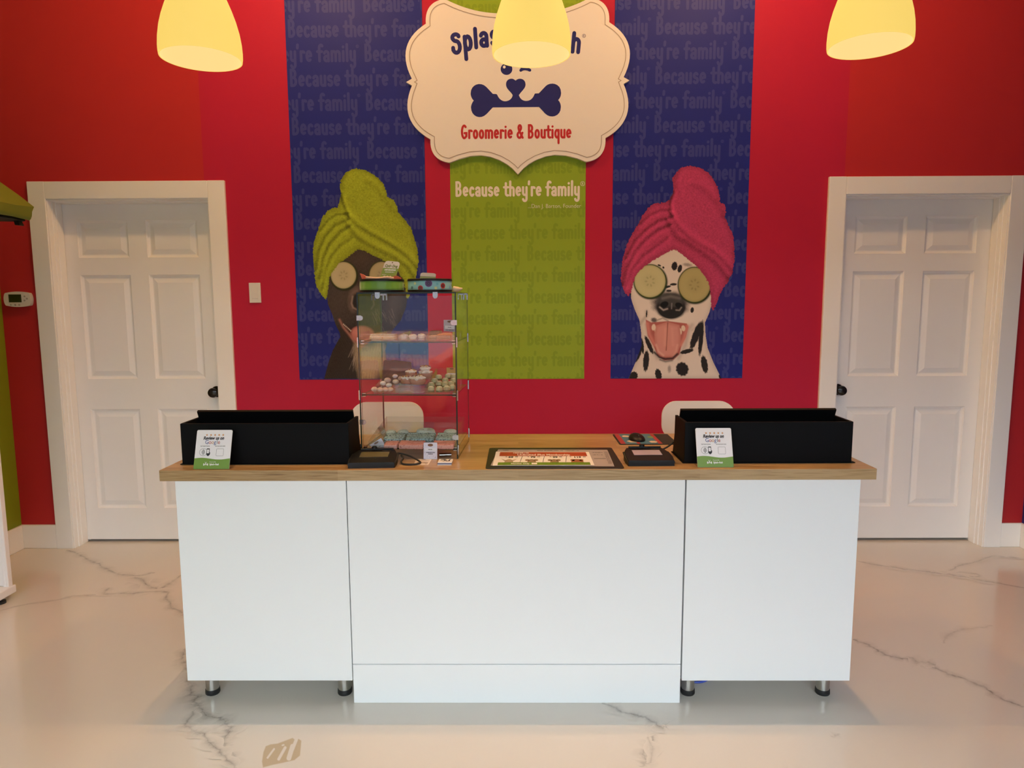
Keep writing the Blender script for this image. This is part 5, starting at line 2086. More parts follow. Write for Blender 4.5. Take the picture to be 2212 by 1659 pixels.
def u_clip(u, w, horizontal):
    """Rounded flat hinge clamp on the front pane: from the top edge down, or from a side edge inward."""
    pts = []
    if horizontal == 0:
        for k in range(9):
            a = PI + PI * k / 8
            pts.append((u + 0.009 * math.cos(a), w - 0.014 + 0.009 * math.sin(a)))
        pts += [(u + 0.009, w), (u - 0.009, w)]
    else:
        s = horizontal
        for k in range(9):
            a = -PI / 2 + PI * k / 8
            pts.append((u + s * (0.012 + 0.009 * math.cos(a)), w + 0.009 * math.sin(a)))
        pts += [(u - s * 0.002, w + 0.009), (u - s * 0.002, w - 0.009)]
    bm = bmesh.new()
    prism(bm, [CL(a, -0.001, b) for a, b in pts], CM.to_3x3() @ Vector((0, 0.004, 0)))
    obj('clip', bm, M_CHROME, case)


h = case_hit(815, 630, (0, 1, 0), 0)
u_clip(h.x, CH_, 0)
h = case_hit(940, 630, (0, 1, 0), 0)
u_clip(h.x, CH_, 0)
for side in (0, 1):
    for py in ((687, 912) if side == 0 else (697, 945)):
        h = case_hit(780 if side == 0 else 985, py, (0, 1, 0), 0)
        u_clip(0 if side == 0 else CW_, h.z, 1 if side == 0 else -1)
for u in (0.022, 0.035, CW_ + 0.004, CW_ + 0.017):
    for v in ((CD_ - 0.03,) if u < 0.1 else (CD_ * 0.55,)):
        bm = bmesh.new()
        cbox(bm, u - 0.003, u + 0.003, v - 0.004, v + 0.004, CH_ - 0.028, CH_ - 0.003, 0.001)
        cbox(bm, u - 0.014, u + 0.003, v - 0.004, v + 0.004, CH_ - 0.009, CH_ - 0.003, 0.001)
        obj('hook', bm, M_CHROME, case)


# ---------------------------------------------------------------- trays in the case
SL = 0.165   # trays tilt up towards the back


def tray(name, label, u0, u1, v0, v1, wbase, lip, slope=SL, group='treat trays'):
    p = CL((u0 + u1) / 2, (v0 + v1) / 2, wbase)
    t = thing(name, label, 'tray', tuple(p), CRZ, group)
    z = lambda v: wbase + 0.003 + slope * (v - v0)
    bm = bmesh.new()
    prism(bm, [CL(u0, v0, z(v0)), CL(u1, v0, z(v0)), CL(u1, v1, z(v1)), CL(u0, v1, z(v1))], (0, 0, -0.002))
    obj('tray_floor', bm, M_ACRYLIC, t)
    bm = bmesh.new()
    prism(bm, [CL(u0, v0, wbase), CL(u1, v0, wbase), CL(u1, v0, wbase + lip), CL(u0, v0, wbase + lip)], CM.to_3x3() @ Vector((0, 0.002, 0)))
    obj('front_lip', bm, M_ACRYLIC, t)
    for u in (u0, u1 - 0.002):
        bm = bmesh.new()
        prism(bm, [CL(u, v0 + .002, wbase), CL(u, v1, wbase), CL(u, v1, z(v1) + lip * 0.9), CL(u, v0 + 0.03, wbase + lip * 1.25), CL(u, v0 + .002, wbase + lip)], CM.to_3x3() @ Vector((0.002, 0, 0)))
        obj('side_wall', bm, M_ACRYLIC, t)
    bm = bmesh.new()
    prism(bm, [CL(u0, v1, wbase), CL(u1, v1, wbase), CL(u1, v1, z(v1) + lip * 0.9), CL(u0, v1, z(v1) + lip * 0.9)], CM.to_3x3() @ Vector((0, 0.002, 0)))
    obj('back_wall', bm, M_ACRYLIC, t)
    return t, z


T0, T1 = 0.030, 0.300
tray('treat_tray', 'clear tray of pale dusted treat balls on the middle shelf', 0.045, 0.137, T0, T1, S2, 0.022)
tray('treat_tray', 'clear tray under the cream-topped cakes on the middle shelf', 0.139, 0.234, T0, T1, S2, 0.022)
tray('treat_tray', 'clear tray of green mini cakes on the middle shelf', 0.236, 0.345, T0, T1, S2, 0.022)
tray('treat_tray', 'wide clear tray of pink and blue treats on the bottom shelf', 0.024, 0.346, 0.0135, T1, S0, 0.024, 0.155)
tray('treat_tray', 'clear tray of pale biscuits on the top shelf', 0.040, 0.136, T0 + 0.01, T1 - 0.03, S1, 0.020, 0.03)
tray('treat_tray', 'clear tray of white frosted cups on the top shelf', 0.140, 0.236, T0 + 0.01, T1 - 0.03, S1, 0.020, 0.03)
tray('treat_tray', 'clear tray of orange and brown bars on the top shelf', 0.240, 0.345, T0 + 0.01, T1 - 0.03, S1, 0.020, 0.03)


def slope_hit(px, py, wbase, slope, v0=T0):
    # local plane w = wbase + 0.003 + slope (v - v0)
    return case_hit(px, py, (0, -slope, 1), wbase + 0.003 - slope * v0)


C8 = lambda x, y: (780 + x / 10.05, 760 + y / 10.05)

# dusted treat balls
BALLS = [(740, 525, 64, (0.62, 0.58, 0.66), 'lavender-grey treat ball at the back of the ball tray'),
         (848, 572, 52, (0.62, 0.46, 0.36), 'tan treat ball touching the cream cakes at the back of its tray'),
         (575, 612, 78, (0.70, 0.56, 0.50), 'pinkish oval treat ball in the middle of the ball tray'),
         (752, 645, 70, (0.70, 0.58, 0.48), 'tan treat ball at the right of the ball tray'),
         (480, 682, 70, (0.78, 0.74, 0.72), 'white dusted treat ball at the left of the ball tray'),
         (606, 722, 70, (0.80, 0.77, 0.76), 'brightest white dusted treat ball at the centre of the ball tray'),
         (290, 812, 70, (0.66, 0.52, 0.46), 'treat ball behind the tray lip, first from the left'),
         (412, 822, 66, (0.62, 0.47, 0.42), 'treat ball behind the tray lip, second from the left'),
         (530, 820, 64, (0.62, 0.47, 0.42), 'treat ball behind the tray lip, third from the left'),
         (640, 818, 64, (0.64, 0.50, 0.44), 'treat ball behind the tray lip, fourth from the left')]
for i, (x, y, r, colr, lab) in enumerate(BALLS):
    px, py = C8(x, y + r * 0.72)
    hp = slope_hit(px, py, S2, SL)
    rad = r / 10.05 * 2.62 / F_PX
    bm = bmesh.new()
    c = CL(hp.x, hp.y, hp.z + rad * 0.70)
    blob(bm, c, rad, i, 0.05, 3, (1, 1, 0.74 if r > 60 else 0.9), 4)
    o = obj('treat_ball', bm, mat('ball_%d' % i, colr, 0.75, noise=0.12, nscale=180, bump=0.4, bscale=500), smooth=True)
    tag(o, lab, 'treat', 'dusted treat balls')

# cream-topped cakes
M_SPONGE = mat('pink_sponge', (0.50, 0.27, 0.20), 0.8, noise=0.15, nscale=120, bump=0.4, bscale=400)
M_CREAM = mat('whipped_cream', (0.86, 0.82, 0.76), 0.6, bump=0.5, bscale=160)
M_CRUMB = mat('brown_crumb', (0.22, 0.12, 0.05), 0.8)
M_YCRUMB = mat('yellow_crumb', (0.55, 0.42, 0.06), 0.7)
M_PCRUMB = mat('purple_crumb', (0.20, 0.06, 0.12), 0.7)
CAKES = [(1008, 690, 300, 'cream-topped cake at the left front of the cake tray'),
         (1235, 715, 360, 'largest cream-topped cake at the front of the cake tray'),
         (1090, 555, 270, 'cream-topped cake with brown crumbs at the back left of its tray'),
         (1400, 590, 320, 'cream-topped cake stacked highest at the back right of its tray')]
for i, (x, y, wd_, lab) in enumerate(CAKES):
    px, py = C8(x, y - 12)
    hp = slope_hit(px, py, S2, SL)
    R = wd_ / 10.05 * 2.62 / F_PX / 2
    t = thing('cream_cake', lab, 'cake', tuple(CL(hp.x, hp.y, hp.z)), 0, 'cream-topped cakes')
    c = CL(hp.x, hp.y, hp.z)
    hgt = R * 0.85 if i < 2 else R * 1.0
    bm = bmesh.new()
    lathe(bm, [(0, 0), (R * 0.72, 0), (R * 0.95, hgt * 0.25), (R, hgt * 0.55), (R * 0.92, hgt * 0.8), (0, hgt * 0.85)], c.x, c.y, c.z, 28)
    obj('sponge', bm, M_SPONGE, t, smooth=True)
    bm = bmesh.new()
    blob(bm, (c.x, c.y, c.z + hgt * 0.85), R * 0.93, i + 5, 0.16, 3, (1, 1, 0.42), 7)
    if i == 3:
        blob(bm, (c.x, c.y, c.z + hgt * 1.45), R * 0.80, i + 9, 0.14, 3, (1, 1, 0.42), 7)
    cr_o = obj('cream', bm, M_CREAM, t, smooth=True)
    rr = random.Random(i)
    for m, cnt in ((M_CRUMB, 9), (M_YCRUMB, 7), (M_PCRUMB, 6)):
        bm = bmesh.new()
        for k in range(cnt):
            a, q = rr.uniform(0, 6.28), R * 0.75 * math.sqrt(rr.random())
            zt = hgt * (0.85 + (0.6 if i == 3 else 0)) + R * 0.42 * math.sqrt(max(0.05, 1 - (q / R) ** 2))
            blob(bm, (c.x + q * math.cos(a), c.y + q * math.sin(a), c.z + zt), R * rr.uniform(0.05, 0.13), k, 0.3, 1, (1.3, 1, 0.6))
        so = obj('sprinkles', bm, m, t)
        so['kind'] = 'stuff'

# green mini cakes
M_GCAKE = mat('pistachio_icing', (0.40, 0.42, 0.25), 0.55, noise=0.08, nscale=60)
M_GBASE = mat('dark_green_icing', (0.07, 0.11, 0.035), 0.5)
M_GTOP = mat('white_icing_dab', (0.74, 0.73, 0.62), 0.5)
GC = [(1520, 868), (1700, 868), (1862, 858), (1980, 835), (1525, 780), (1695, 750), (1825, 765), (1948, 755), (1595, 690), (1830, 680), (2005, 690), (1685, 612), (1890, 590), (2010, 600)]
ROWN = ['front row, first from the left', 'front row, second from the left', 'front row, third from the left', 'front row, far right',
        'second row, far left', 'second row, second from the left', 'second row, third from the left', 'second row, far right',
        'third row, far left', 'third row, centre', 'third row, far right', 'back row, far left', 'back row, centre', 'back row, far right']
for i, (x, y) in enumerate(GC):
    px, py = C8(x, y)
    hp = slope_hit(px, py, S2, SL)
    c = CL(hp.x, hp.y, hp.z)
    t = thing('mini_cake', 'green iced mini cake in its tray, ' + ROWN[i], 'cake', tuple(c), 0, 'green mini cakes')
    R = 0.0125 * (1 + 0.04 * ((i * 7) % 3))
    bm = bmesh.new()
    lathe(bm, [(0, 0), (R * 1.02, 0), (R * 1.06, 0.002), (R * 1.02, 0.005), (R * 0.98, 0.006), (0, 0.006)], c.x, c.y, c.z, 20)
    obj('base', bm, M_GBASE, t, smooth=True)
    bm = bmesh.new()
    lathe(bm, [(0, 0.005), (R * 0.96, 0.005), (R * 1.0, 0.009), (R * 0.96, 0.015), (R * 0.8, 0.0185), (0, 0.0195)], c.x, c.y, c.z, 20)
    obj('icing', bm, M_GCAKE, t, smooth=True)
    bm = bmesh.new()
    blob(bm, (c.x, c.y, c.z + 0.0195), R * 0.62, i, 0.15, 2, (1, 1, 0.22), 5)
    obj('topping', bm, M_GTOP, t, smooth=True)

# bottom shelf: pink bars, blue speckled bars, blue ring doughnuts
C1 = lambda x, y: (760 + x / 7.373, 880 + y / 7.373)


def speckle(name, base, dots, scale=220, th=0.62):
    if name in MATS:
        return MATS[name]
    m = mat(name, base, 0.6, bump=0.5, bscale=300)
    nt = m.node_tree
    tc = nt.nodes.new('ShaderNodeTexCoord')
    v = nt.nodes.new('ShaderNodeTexNoise')
    v.inputs['Scale'].default_value = scale
    v.inputs['Detail'].default_value = 2
    nt.links.new(tc.outputs['Object'], v.inputs['Vector'])
    r = nt.nodes.new('ShaderNodeMapRange')
    r.inputs['From Min'].default_value = th
    r.inputs['From Max'].default_value = th + 0.05
    nt.links.new(v.outputs['Fac'], r.inputs['Value'])
    mx = nt.nodes.new('ShaderNodeMix')
    mx.data_type = 'RGBA'
    mx.inputs['A'].default_value = (*base, 1)
    mx.inputs['B'].default_value = (*dots, 1)
    nt.links.new(r.outputs['Result'], mx.inputs['Factor'])
    nt.links.new(mx.outputs['Result'], nt.nodes['Principled BSDF'].inputs['Base Color'])
    return m


M_PINKB = speckle('pink_bar', (0.58, 0.30, 0.25), (0.38, 0.12, 0.10), 150, 0.60)
M_PINKT = mat('pink_glaze', (0.60, 0.25, 0.21), 0.5, bump=0.5, bscale=260)
M_BLUEB = speckle('blue_speckled_cake', (0.30, 0.42, 0.42), (0.035, 0.05, 0.055), 240, 0.56)
M_BLUET = speckle('blue_glaze', (0.42, 0.52, 0.50), (0.16, 0.22, 0.22), 200, 0.64)


def bar(nm, lab, px0, px1, pyb, ht, dp, m_body, m_top, grp):
    a = slope_hit(px0, pyb, S0, 0.155, 0.0135)
    b = slope_hit(px1, pyb, S0, 0.155, 0.0135)
    t = thing(nm, lab, 'treat', tuple(CL((a.x + b.x) / 2, a.y, a.z)), CRZ, grp)
    ang = math.atan(0.155)
    M = CM @ Matrix.Translation((0, a.y, a.z)) @ Matrix.Rotation(ang, 4, 'X')
    bm = bmesh.new()
    box(bm, a.x, b.x, 0, dp, 0.0005, ht, bev=0.004, seg=3, M=M)
    obj('body', bm, m_body, t, smooth=True)
    bm = bmesh.new()
    n = 9
    for k in range(n):
        u = a.x + (b.x - a.x) * (k + 0.5) / n
        for q in range(3):
            blob(bm, M @ Vector((u, dp * (0.18 + 0.32 * q), ht)), (b.x - a.x) / n * 0.72, k * 3 + q, 0.18, 2, (1, 1, 0.38), 4)
    o = obj('glaze', bm, m_top, t, smooth=True)
    return t


for px0, px1, lab in ((829, 858, 'pink glazed treat bar at the left of the bottom tray'), (861, 914, 'widest pink glazed treat bar beside the white price card'), (934, 980, 'pink glazed treat bar at the right of the bottom tray')):
    bar('pink_bar', lab, px0, px1, 971, 0.017, 0.05, M_PINKB, M_PINKT, 'pink treat bars')
for px0, px1, lab in ((829, 872, 'blue speckled treat bar at the left behind the pink bars'), (877, 936, 'blue speckled treat bar in the middle behind the pink bars'), (941, 984, 'blue speckled treat bar at the right behind the pink bars')):
    bar('speckled_bar', lab, px0, px1, 959.5, 0.022, 0.07, M_BLUEB, M_BLUEB, 'blue speckled bars')
for px0, px1, lab in ((832, 854, 'blue iced ring doughnut at the far left of the back row'), (857, 881, 'blue iced ring doughnut second from the left in the back row'), (897, 937, 'large blue iced ring doughnut in the middle of the back row'), (957, 986, 'blue iced ring doughnut behind the right hinge clamp')):
    a = slope_hit(px0, 946, S0, 0.155, 0.0135)
    b = slope_hit(px1, 946, S0, 0.155, 0.0135)
    R = max(0.019, (b.x - a.x) / 2)
    c = CL((a.x + b.x) / 2, min(a.y + R * 0.8, 0.262), a.z + 0.155 * R * 0.8)
    t = thing('ring_doughnut', lab, 'doughnut', tuple(c), 0, 'blue iced doughnuts')
    r2 = 0.0125
    Rm = max(R - r2, r2 * 0.55)
    bm = bmesh.new()
    lathe(bm, [(max(Rm + r2 * math.cos(q), 0.0008), r2 + r2 * math.sin(q)) for q in [(-PI / 2 + 2 * PI * k / 16) for k in range(17)]], c.x, c.y, c.z, 26)
    bmesh.ops.remove_doubles(bm, verts=bm.verts, dist=1e-5)
    obj('dough', bm, M_BLUEB, t, smooth=True)
    bm = bmesh.new()
    r3 = r2 * 1.08
    lathe(bm, [(max(Rm + r3 * math.cos(q), 0.0006), r2 + r3 * math.sin(q)) for q in [(-0.15 + (PI + 0.3) * k / 10) for k in range(11)]], c.x, c.y, c.z, 26)
    obj('icing', bm, M_BLUET, t, smooth=True)

# top shelf: biscuits, frosted cups, orange and brown bars
C7 = lambda x, y: (700 + x / 5.53, 540 + y / 5.53)
M_BISC = mat('pale_biscuit', (0.66, 0.52, 0.30), 0.7, noise=0.12, nscale=90)
M_BISW = mat('white_coating', (0.76, 0.70, 0.62), 0.6)
for i, (x0, x1, y, v, lab) in enumerate(((540, 690, 1058, 0.07, 'pale coated biscuit at the front left of the top shelf'), (700, 835, 1058, 0.07, 'pale coated biscuit at the front right of the biscuit tray'), (545, 700, 1020, 0.16, 'pale coated biscuit behind at the left of the biscuit tray'), (705, 840, 1020, 0.16, 'pale coated biscuit behind at the right of the biscuit tray'))):
    a, b = case_hit(*C7(x0, y), (0, 1, 0), v), case_hit(*C7(x1, y), (0, 1, 0), v)
    zb_ = S1 + 0.0035 + 0.03 * (v - T0)
    t = thing('biscuit', lab, 'biscuit', tuple(CL(a.x, v, zb_)), CRZ, 'coated biscuits')
    bm = bmesh.new()
    box(bm, a.x, b.x, v, v + 0.06, zb_, zb_ + 0.008, bev=0.0025, M=CM)
    obj('body', bm, M_BISC, t, smooth=True)
    bm = bmesh.new()
    box(bm, a.x + 0.001, b.x - 0.001, v + 0.001, v + 0.059, zb_ + 0.0078, zb_ + 0.0115, bev=0.0015, M=CM)
    obj('coating', bm, M_BISW, t, smooth=True)
for i, (x, v, lab) in enumerate(((955, 0.10, 'white frosted cup at the left of the cup tray'), (1060, 0.09, 'white frosted cup with reddish sprinkles in the middle of the cup tray'), (1165, 0.11, 'white frosted cup at the right of the cup tray'))):
    a = case_hit(*C7(x, 1040), (0, 1, 0), v)
    zb_ = S1 + 0.0035 + 0.03 * (v - T0)
    c = CL(a.x, v, zb_)
    t = thing('frosted_cup', lab, 'treat', tuple(c), 0, 'frosted cups')
    bm = bmesh.new()
    lathe(bm, [(0, 0), (0.012, 0), (0.0155, 0.010), (0, 0.010)], c.x, c.y, c.z, 20)
    obj('cup', bm, M_PAPER, t, smooth=True)
    bm = bmesh.new()
    blob(bm, (c.x, c.y, c.z + 0.010), 0.0155, i, 0.12, 3, (1, 1, 0.55), 6)
    obj('frosting', bm, M_CREAM, t, smooth=True)
    bm = bmesh.new()
    rr = random.Random(i + 40)
    for k in range(12):
        aa, q = rr.uniform(0, 6.28), 0.012 * math.sqrt(rr.random())
        blob(bm, (c.x + q * math.cos(aa), c.y + q * math.sin(aa), c.z + 0.0105 + 0.0083 * math.sqrt(1 - (q / 0.0155) ** 2)), 0.0014, k, 0.2, 1)
    so = obj('sprinkles', bm, [M_CRUMB, mat('red_crumb', (0.35, 0.08, 0.05), 0.7), M_CRUMB][i], t)
    so['kind'] = 'stuff'
for x0, x1, y, v, hh, colr, lab in ((1345, 1510, 1055, 0.07, 0.018, (0.50, 0.20, 0.08), 'orange crumb bar at the front of the bar tray'), (1245, 1335, 1058, 0.07, 0.013, (0.42, 0.25, 0.14), 'tan bar at the left of the bar tray'), (1260, 1380, 1010, 0.16, 0.024, (0.30, 0.16, 0.08), 'brown wafer standing at the back of the bar tray'), (1390, 1500, 1015, 0.16, 0.015, (0.52, 0.24, 0.11), 'orange crumb bar behind the front orange bar')):
    a, b = case_hit(*C7(x0, y), (0, 1, 0), v), case_hit(*C7(x1, y), (0, 1, 0), v)
    zb_ = S1 + 0.0035 + 0.03 * (v - T0)
    bm = bmesh.new()
    box(bm, a.x, b.x, v, v + 0.06, zb_, zb_ + hh, bev=0.003, M=CM)
    o = obj('crumb_bar', bm, mat('bar_%d' % int(x0), colr, 0.75, noise=0.3, nscale=220, bump=0.5, bscale=320), smooth=True)
    tag(o, lab, 'treat', 'bars on the top shelf')

# solid black panel added for a dark shape taken for a glass reflection
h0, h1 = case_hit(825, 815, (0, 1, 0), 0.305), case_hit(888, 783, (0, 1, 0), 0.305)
t = thing('card_stand', 'added black panel for a dark reflection behind the cream-topped cakes', 'stand', tuple(CL(h0.x, 0.305, S2)), CRZ)
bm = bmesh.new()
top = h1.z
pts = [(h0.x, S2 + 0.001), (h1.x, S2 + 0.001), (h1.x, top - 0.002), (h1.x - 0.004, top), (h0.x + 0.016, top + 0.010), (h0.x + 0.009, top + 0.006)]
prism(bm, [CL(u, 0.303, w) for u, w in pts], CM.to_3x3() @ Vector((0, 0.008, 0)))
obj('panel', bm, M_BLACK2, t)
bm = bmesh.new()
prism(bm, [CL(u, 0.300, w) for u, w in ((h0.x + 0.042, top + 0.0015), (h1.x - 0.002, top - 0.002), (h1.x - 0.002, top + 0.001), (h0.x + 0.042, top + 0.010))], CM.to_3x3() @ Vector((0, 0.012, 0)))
obj('top_bump', bm, M_BLACK2, t)


# ---------------------------------------------------------------- price cards
def price_card(lab, corners, v, colr, nlines, lines, group='price cards', outside=False, logo=True):
    """Card standing upright at case depth v; corners are photo pixels (TL, TR, BR, BL)."""
    Q = [CL(*case_hit(x, y, (0, 1, 0), v)) for x, y in corners]
    t = thing('price_card', lab, 'price card', tuple(Q[3]), CRZ, group)
    n = (CM.to_3x3() @ Vector((0, 1, 0)))
    bm = bmesh.new()
    prism(bm, Q, n * 0.0008)
    obj('card', bm, mat('card_' + '_'.join(str(int(c * 100)) for c in colr), colr, 0.5), t)

    def put(a, b, d=0.0004):
        return Q[3].lerp(Q[2], a).lerp(Q[0].lerp(Q[1], a), b) - n * d
    bm = bmesh.new()
    flat(bm, [put(0.10, lines[0]), put(0.92, lines[0]), put(0.92, lines[1]), put(0.10, lines[1])])
    obj('price_field', bm, mat('field_white', (0.80, 0.80, 0.84), 0.5), t)
    if logo:
        bm = bmesh.new()
        flat_poly(bm, [put(0.5 + 0.20 * math.cos(k * PI / 8), 0.85 + 0.085 * math.sin(k * PI / 8)) for k in range(16)])
        obj('emblem', bm, mat('emblem_brown', (0.20, 0.08, 0.03), 0.5), t)
    bm = bmesh.new()
    putd = lambda a, b: put(a, b, 0.0008)
    ym = (lines[0] + lines[1]) / 2
    scribble(bm, putd, 0.36, 0.64, ym - 0.03, 0.055, int(corners[0][0]), 0.35)
    for j in range(nlines):
        scribble(bm, putd, 0.18 + 0.16 * j, 0.84 - 0.16 * j, lines[0] - 0.12 - 0.085 * j, 0.055, int(corners[0][0]) + 7 + j, 0.2)
    obj('card_text', bm, M_INK, t)
    return t, put


price_card('lavender price card on the top shelf behind the right hinge clamp', [(958.5, 691), (984, 691), (984, 717), (958.5, 715.5)], 0.235, (0.52, 0.46, 0.52), 1, (0.22, 0.50))
price_card('orange price card on the middle shelf above the green mini cakes', [(964.5, 794), (987, 794), (987, 812), (965, 811)], 0.27, (0.58, 0.36, 0.09), 0, (0.02, 0.30))
t, put = price_card('upright white price card in front of the pink bars outside the glass', [(915, 956), (944.5, 956), (944.5, 992), (915, 992)], -0.012, (0.72, 0.70, 0.80), 2, (0.50, 0.68))
bm = bmesh.new()
rr = random.Random(9)
for k in range(22):
    a, b = rr.uniform(0.04, 0.96), rr.uniform(0.04, 0.96)
    if 0.2 < a < 0.85 and 0.3 < b:
        continue
    flat_poly(bm, [put(a + 0.018 * math.cos(q * PI / 3), b + 0.014 * math.sin(q * PI / 3), 0.0006) for q in range(6)])
so = obj('dots', bm, mat('dot_blue', (0.12, 0.10, 0.22), 0.5), t)
so['kind'] = 'stuff'
price_card('tilted white price card at the left of the bottom shelf', [(798.5, 961.5), (823, 946), (835.5, 967), (816, 978)], 0.018, (0.72, 0.70, 0.80), 0, (0.30, 0.55))
price_card('small tan price tag leaning at the back left of the bottom shelf', [(815, 924), (825.5, 917), (837, 938), (828, 944)], 0.24, (0.52, 0.40, 0.31), 0, (0.25, 0.5), logo=False)

# cards and tube lying in front of the case
t, put = quad_sheet('note_card', 'small cream note card lying on the worktop left of the card stack', 'card', [(900, 991.5), (933.5, 991.5), (925, 1004.5), (893, 1004.5)], ZT, mat('cream_card', (0.74, 0.64, 0.56), 0.5), 0.0006)
bm = bmesh.new()
scribble(bm, put, 0.38, 0.60, 0.82, 0.10, 1, 0.15)
scribble(bm, put, 0.12, 0.88, 0.60, 0.07, 2, 0.45)
scribble(bm, put, 0.18, 0.90, 0.28, 0.13, 3, 0.15)
scribble(bm, put, 0.14, 0.40, 0.12, 0.07, 4, 0.35)
scribble(bm, put, 0.74, 0.90, 0.12, 0.08, 5, 0.15)
obj('writing', bm, mat('brown_ink', (0.16, 0.09, 0.06), 0.5), t)
p0, p1 = PZ(945, 1005, ZT), PZ(975.5, 1005, ZT)
cs = thing('card_stack', 'little stack of white and navy business cards before the display case', 'cards', tuple((p0 + p1) / 2))
for k in range(3):
    bm = bmesh.new()
    box(bm, p0.x + 0.0004 * k, p1.x + 0.0003 * k, p0.y, p0.y + 0.052, ZT + 0.0035 * k, ZT + 0.0035 * (k + 1) - 0.0002)
    obj('card', bm, [M_PAPER, mat('card_navy', (0.05, 0.06, 0.16), 0.5), M_PAPER][k], cs)
bm = bmesh.new()
rr = random.Random(2)
zz = ZT + 0.0108
for k in range(34):
    x = rr.uniform(p0.x + 0.008, p1.x - 0.008)
    y = rr.uniform(p0.y + 0.012, p0.y + 0.045)
    s = rr.uniform(0.0008, 0.0026)
    flat(bm, [(x - s, y - s * 1.5, zz + k * 1e-5), (x + s, y - s * 1.5, zz + k * 1e-5), (x + s, y + s * 1.5, zz + k * 1e-5), (x - s, y + s * 1.5, zz + k * 1e-5)])
so = obj('print', bm, M_INK, cs)
so['kind'] = 'stuff'
bm = bmesh.new()
q0, q1 = PZ(947, 991.5, ZT), PZ(974, 988.5, ZT)
tube(bm, [(q0.x, q0.y + 0.03, ZT + 0.008), (q1.x, q1.y + 0.015, ZT + 0.008)], 0.0072, 14)
o = obj('metal_tube', bm, M_CHROME, smooth=True)
tag(o, 'short shiny metal tube lying behind the business card stack', 'tube')


# ---------------------------------------------------------------- fabric bowls on top of the case
def bowl(px, lab, style):
    h = case_hit(px, 629, (0, 1, 0), 0.150)
    c = CL(h.x, 0.150, CH_ + 0.0005)
    t = thing('pet_bowl', lab, 'bowl', tuple(c), 0, 'fabric pet bowls')
    R, H = 0.0835, 0.050
    bm = bmesh.new()
    lathe(bm, [(0, 0), (R - 0.004, 0), (R, 0.003), (R + 0.0005, 0.009), (R, 0.0095), (R - 0.002, 0.0095)], c.x, c.y, c.z, 48)
    obj('base_rim', bm, M_BLACK2, t, smooth=True)
    bm = bmesh.new()
    lathe(bm, [(R - 0.002, 0.041), (R + 0.0005, 0.0415), (R + 0.001, 0.046), (R - 0.001, 0.050), (R - 0.004, 0.050), (R - 0.006, 0.045), (R - 0.008, 0.010), (0, 0.008)], c.x, c.y, c.z, 48)
    obj('top_rim', bm, M_BLACK2, t, smooth=True)
    bm = bmesh.new()
    seg = 144
    rings = []
    for z in (0.009, 0.0125, 0.025, 0.038, 0.0418):
        ring = []
        for k in range(seg):
            a = 2 * PI * k / seg
            rr_ = R - 0.001
            if style == 'green':
                rr_ += 0.0008 * math.sin(19 * a) * math.sin(PI * (z - 0.009) / 0.033)
            ring.append(bm.verts.new((c.x + rr_ * math.cos(a), c.y + rr_ * math.sin(a), c.z + z)))
        rings.append(ring)
    for A, B in zip(rings, rings[1:]):
        for k in range(seg):
            bm.faces.new((A[k], A[(k + 1) % seg], B[(k + 1) % seg], B[k]))
    m = mat('green_satin', (0.14, 0.30, 0.030), 0.35, sheen=0.3) if style == 'green' else mat('aqua_ribbon', (0.22, 0.47, 0.50), 0.4)
    band = obj('band', bm, m, t, smooth=True)
    for z in (0.0128, 0.0385):
        bm = bmesh.new()
        lathe(bm, [(R - 0.0005, z - 0.0004), (R + 0.0001, z), (R - 0.0005, z + 0.0004)], c.x, c.y, c.z, 64)
        obj('stitching', bm, mat('thread_' + style, (0.03, 0.08, 0.02) if style == 'green' else (0.05, 0.15, 0.16), 0.6), band)
    if style != 'green':
        for px_, py_, rp, colr, filled in ((925.8, 612, 7.6, (0.14, 0.035, 0.20), True), (907.8, 622.5, 5.9, (0.52, 0.05, 0.035), True), (955.6, 617, 6.1, (0.52, 0.06, 0.035), True),
                                           (895.2, 612, 4.0, (0.70, 0.66, 0.22), False), (941, 622, 4.2, (0.70, 0.66, 0.22), False), (968.9, 620, 5.2, (0.10, 0.25, 0.62), False), (887.8, 621, 4.5, (0.03, 0.08, 0.10), False), (974.5, 615, 3, (0.10, 0.06, 0.05), False), (944, 613, 3.5, (0.09, 0.33, 0.42), False)):
            p = PY(px_, py_, c.y - R)
            sx = max(-0.99, min(0.99, (p.x - c.x) / R))
            ph = -PI / 2 + math.asin(sx)
            zc = min(max(p.z - c.z, 0.014), 0.038)
            rm = rp * 2.6 / F_PX
            def on(aa, r0, lift):
                dz = min(max(zc + r0 * math.sin(aa), 0.0095), 0.0415)
                an = ph + r0 * math.cos(aa) / R
                return Vector((c.x + (R + lift) * math.cos(an), c.y + (R + lift) * math.sin(an), c.z + dz))
            bm = bmesh.new()
            if filled:
                flat_poly(bm, [on(k * PI / 12, rm, 0.0001) for k in range(24)])
                obj('starburst', bm, mat('burst_%d' % int(colr[0] * 100 + colr[2] * 1000), colr, 0.5), band)
                bm = bmesh.new()
            for k in range(9):
                a = k * 2 * PI / 9
                f_ = bm.faces.new([bm.verts.new(on(q, r0, 0.0003)) for q, r0 in ((a - 0.5, rm * 0.18), (a - 0.13, rm * 0.82), (a + 0.13, rm * 0.82), (a + 0.5, rm * 0.18))])
            obj('starburst', bm, mat('ray_dark', (0.03, 0.02, 0.04), 0.5) if filled else mat('burst_%d' % int(colr[0] * 100 + colr[2] * 1000), colr, 0.5), band)
    return t, c


t1, c1 = bowl(825.5, 'round pet bowl with a plain green satin band on the glass case', 'green')
t2, c2 = bowl(929.0, 'round pet bowl with an aqua starburst band on the glass case', 'aqua')


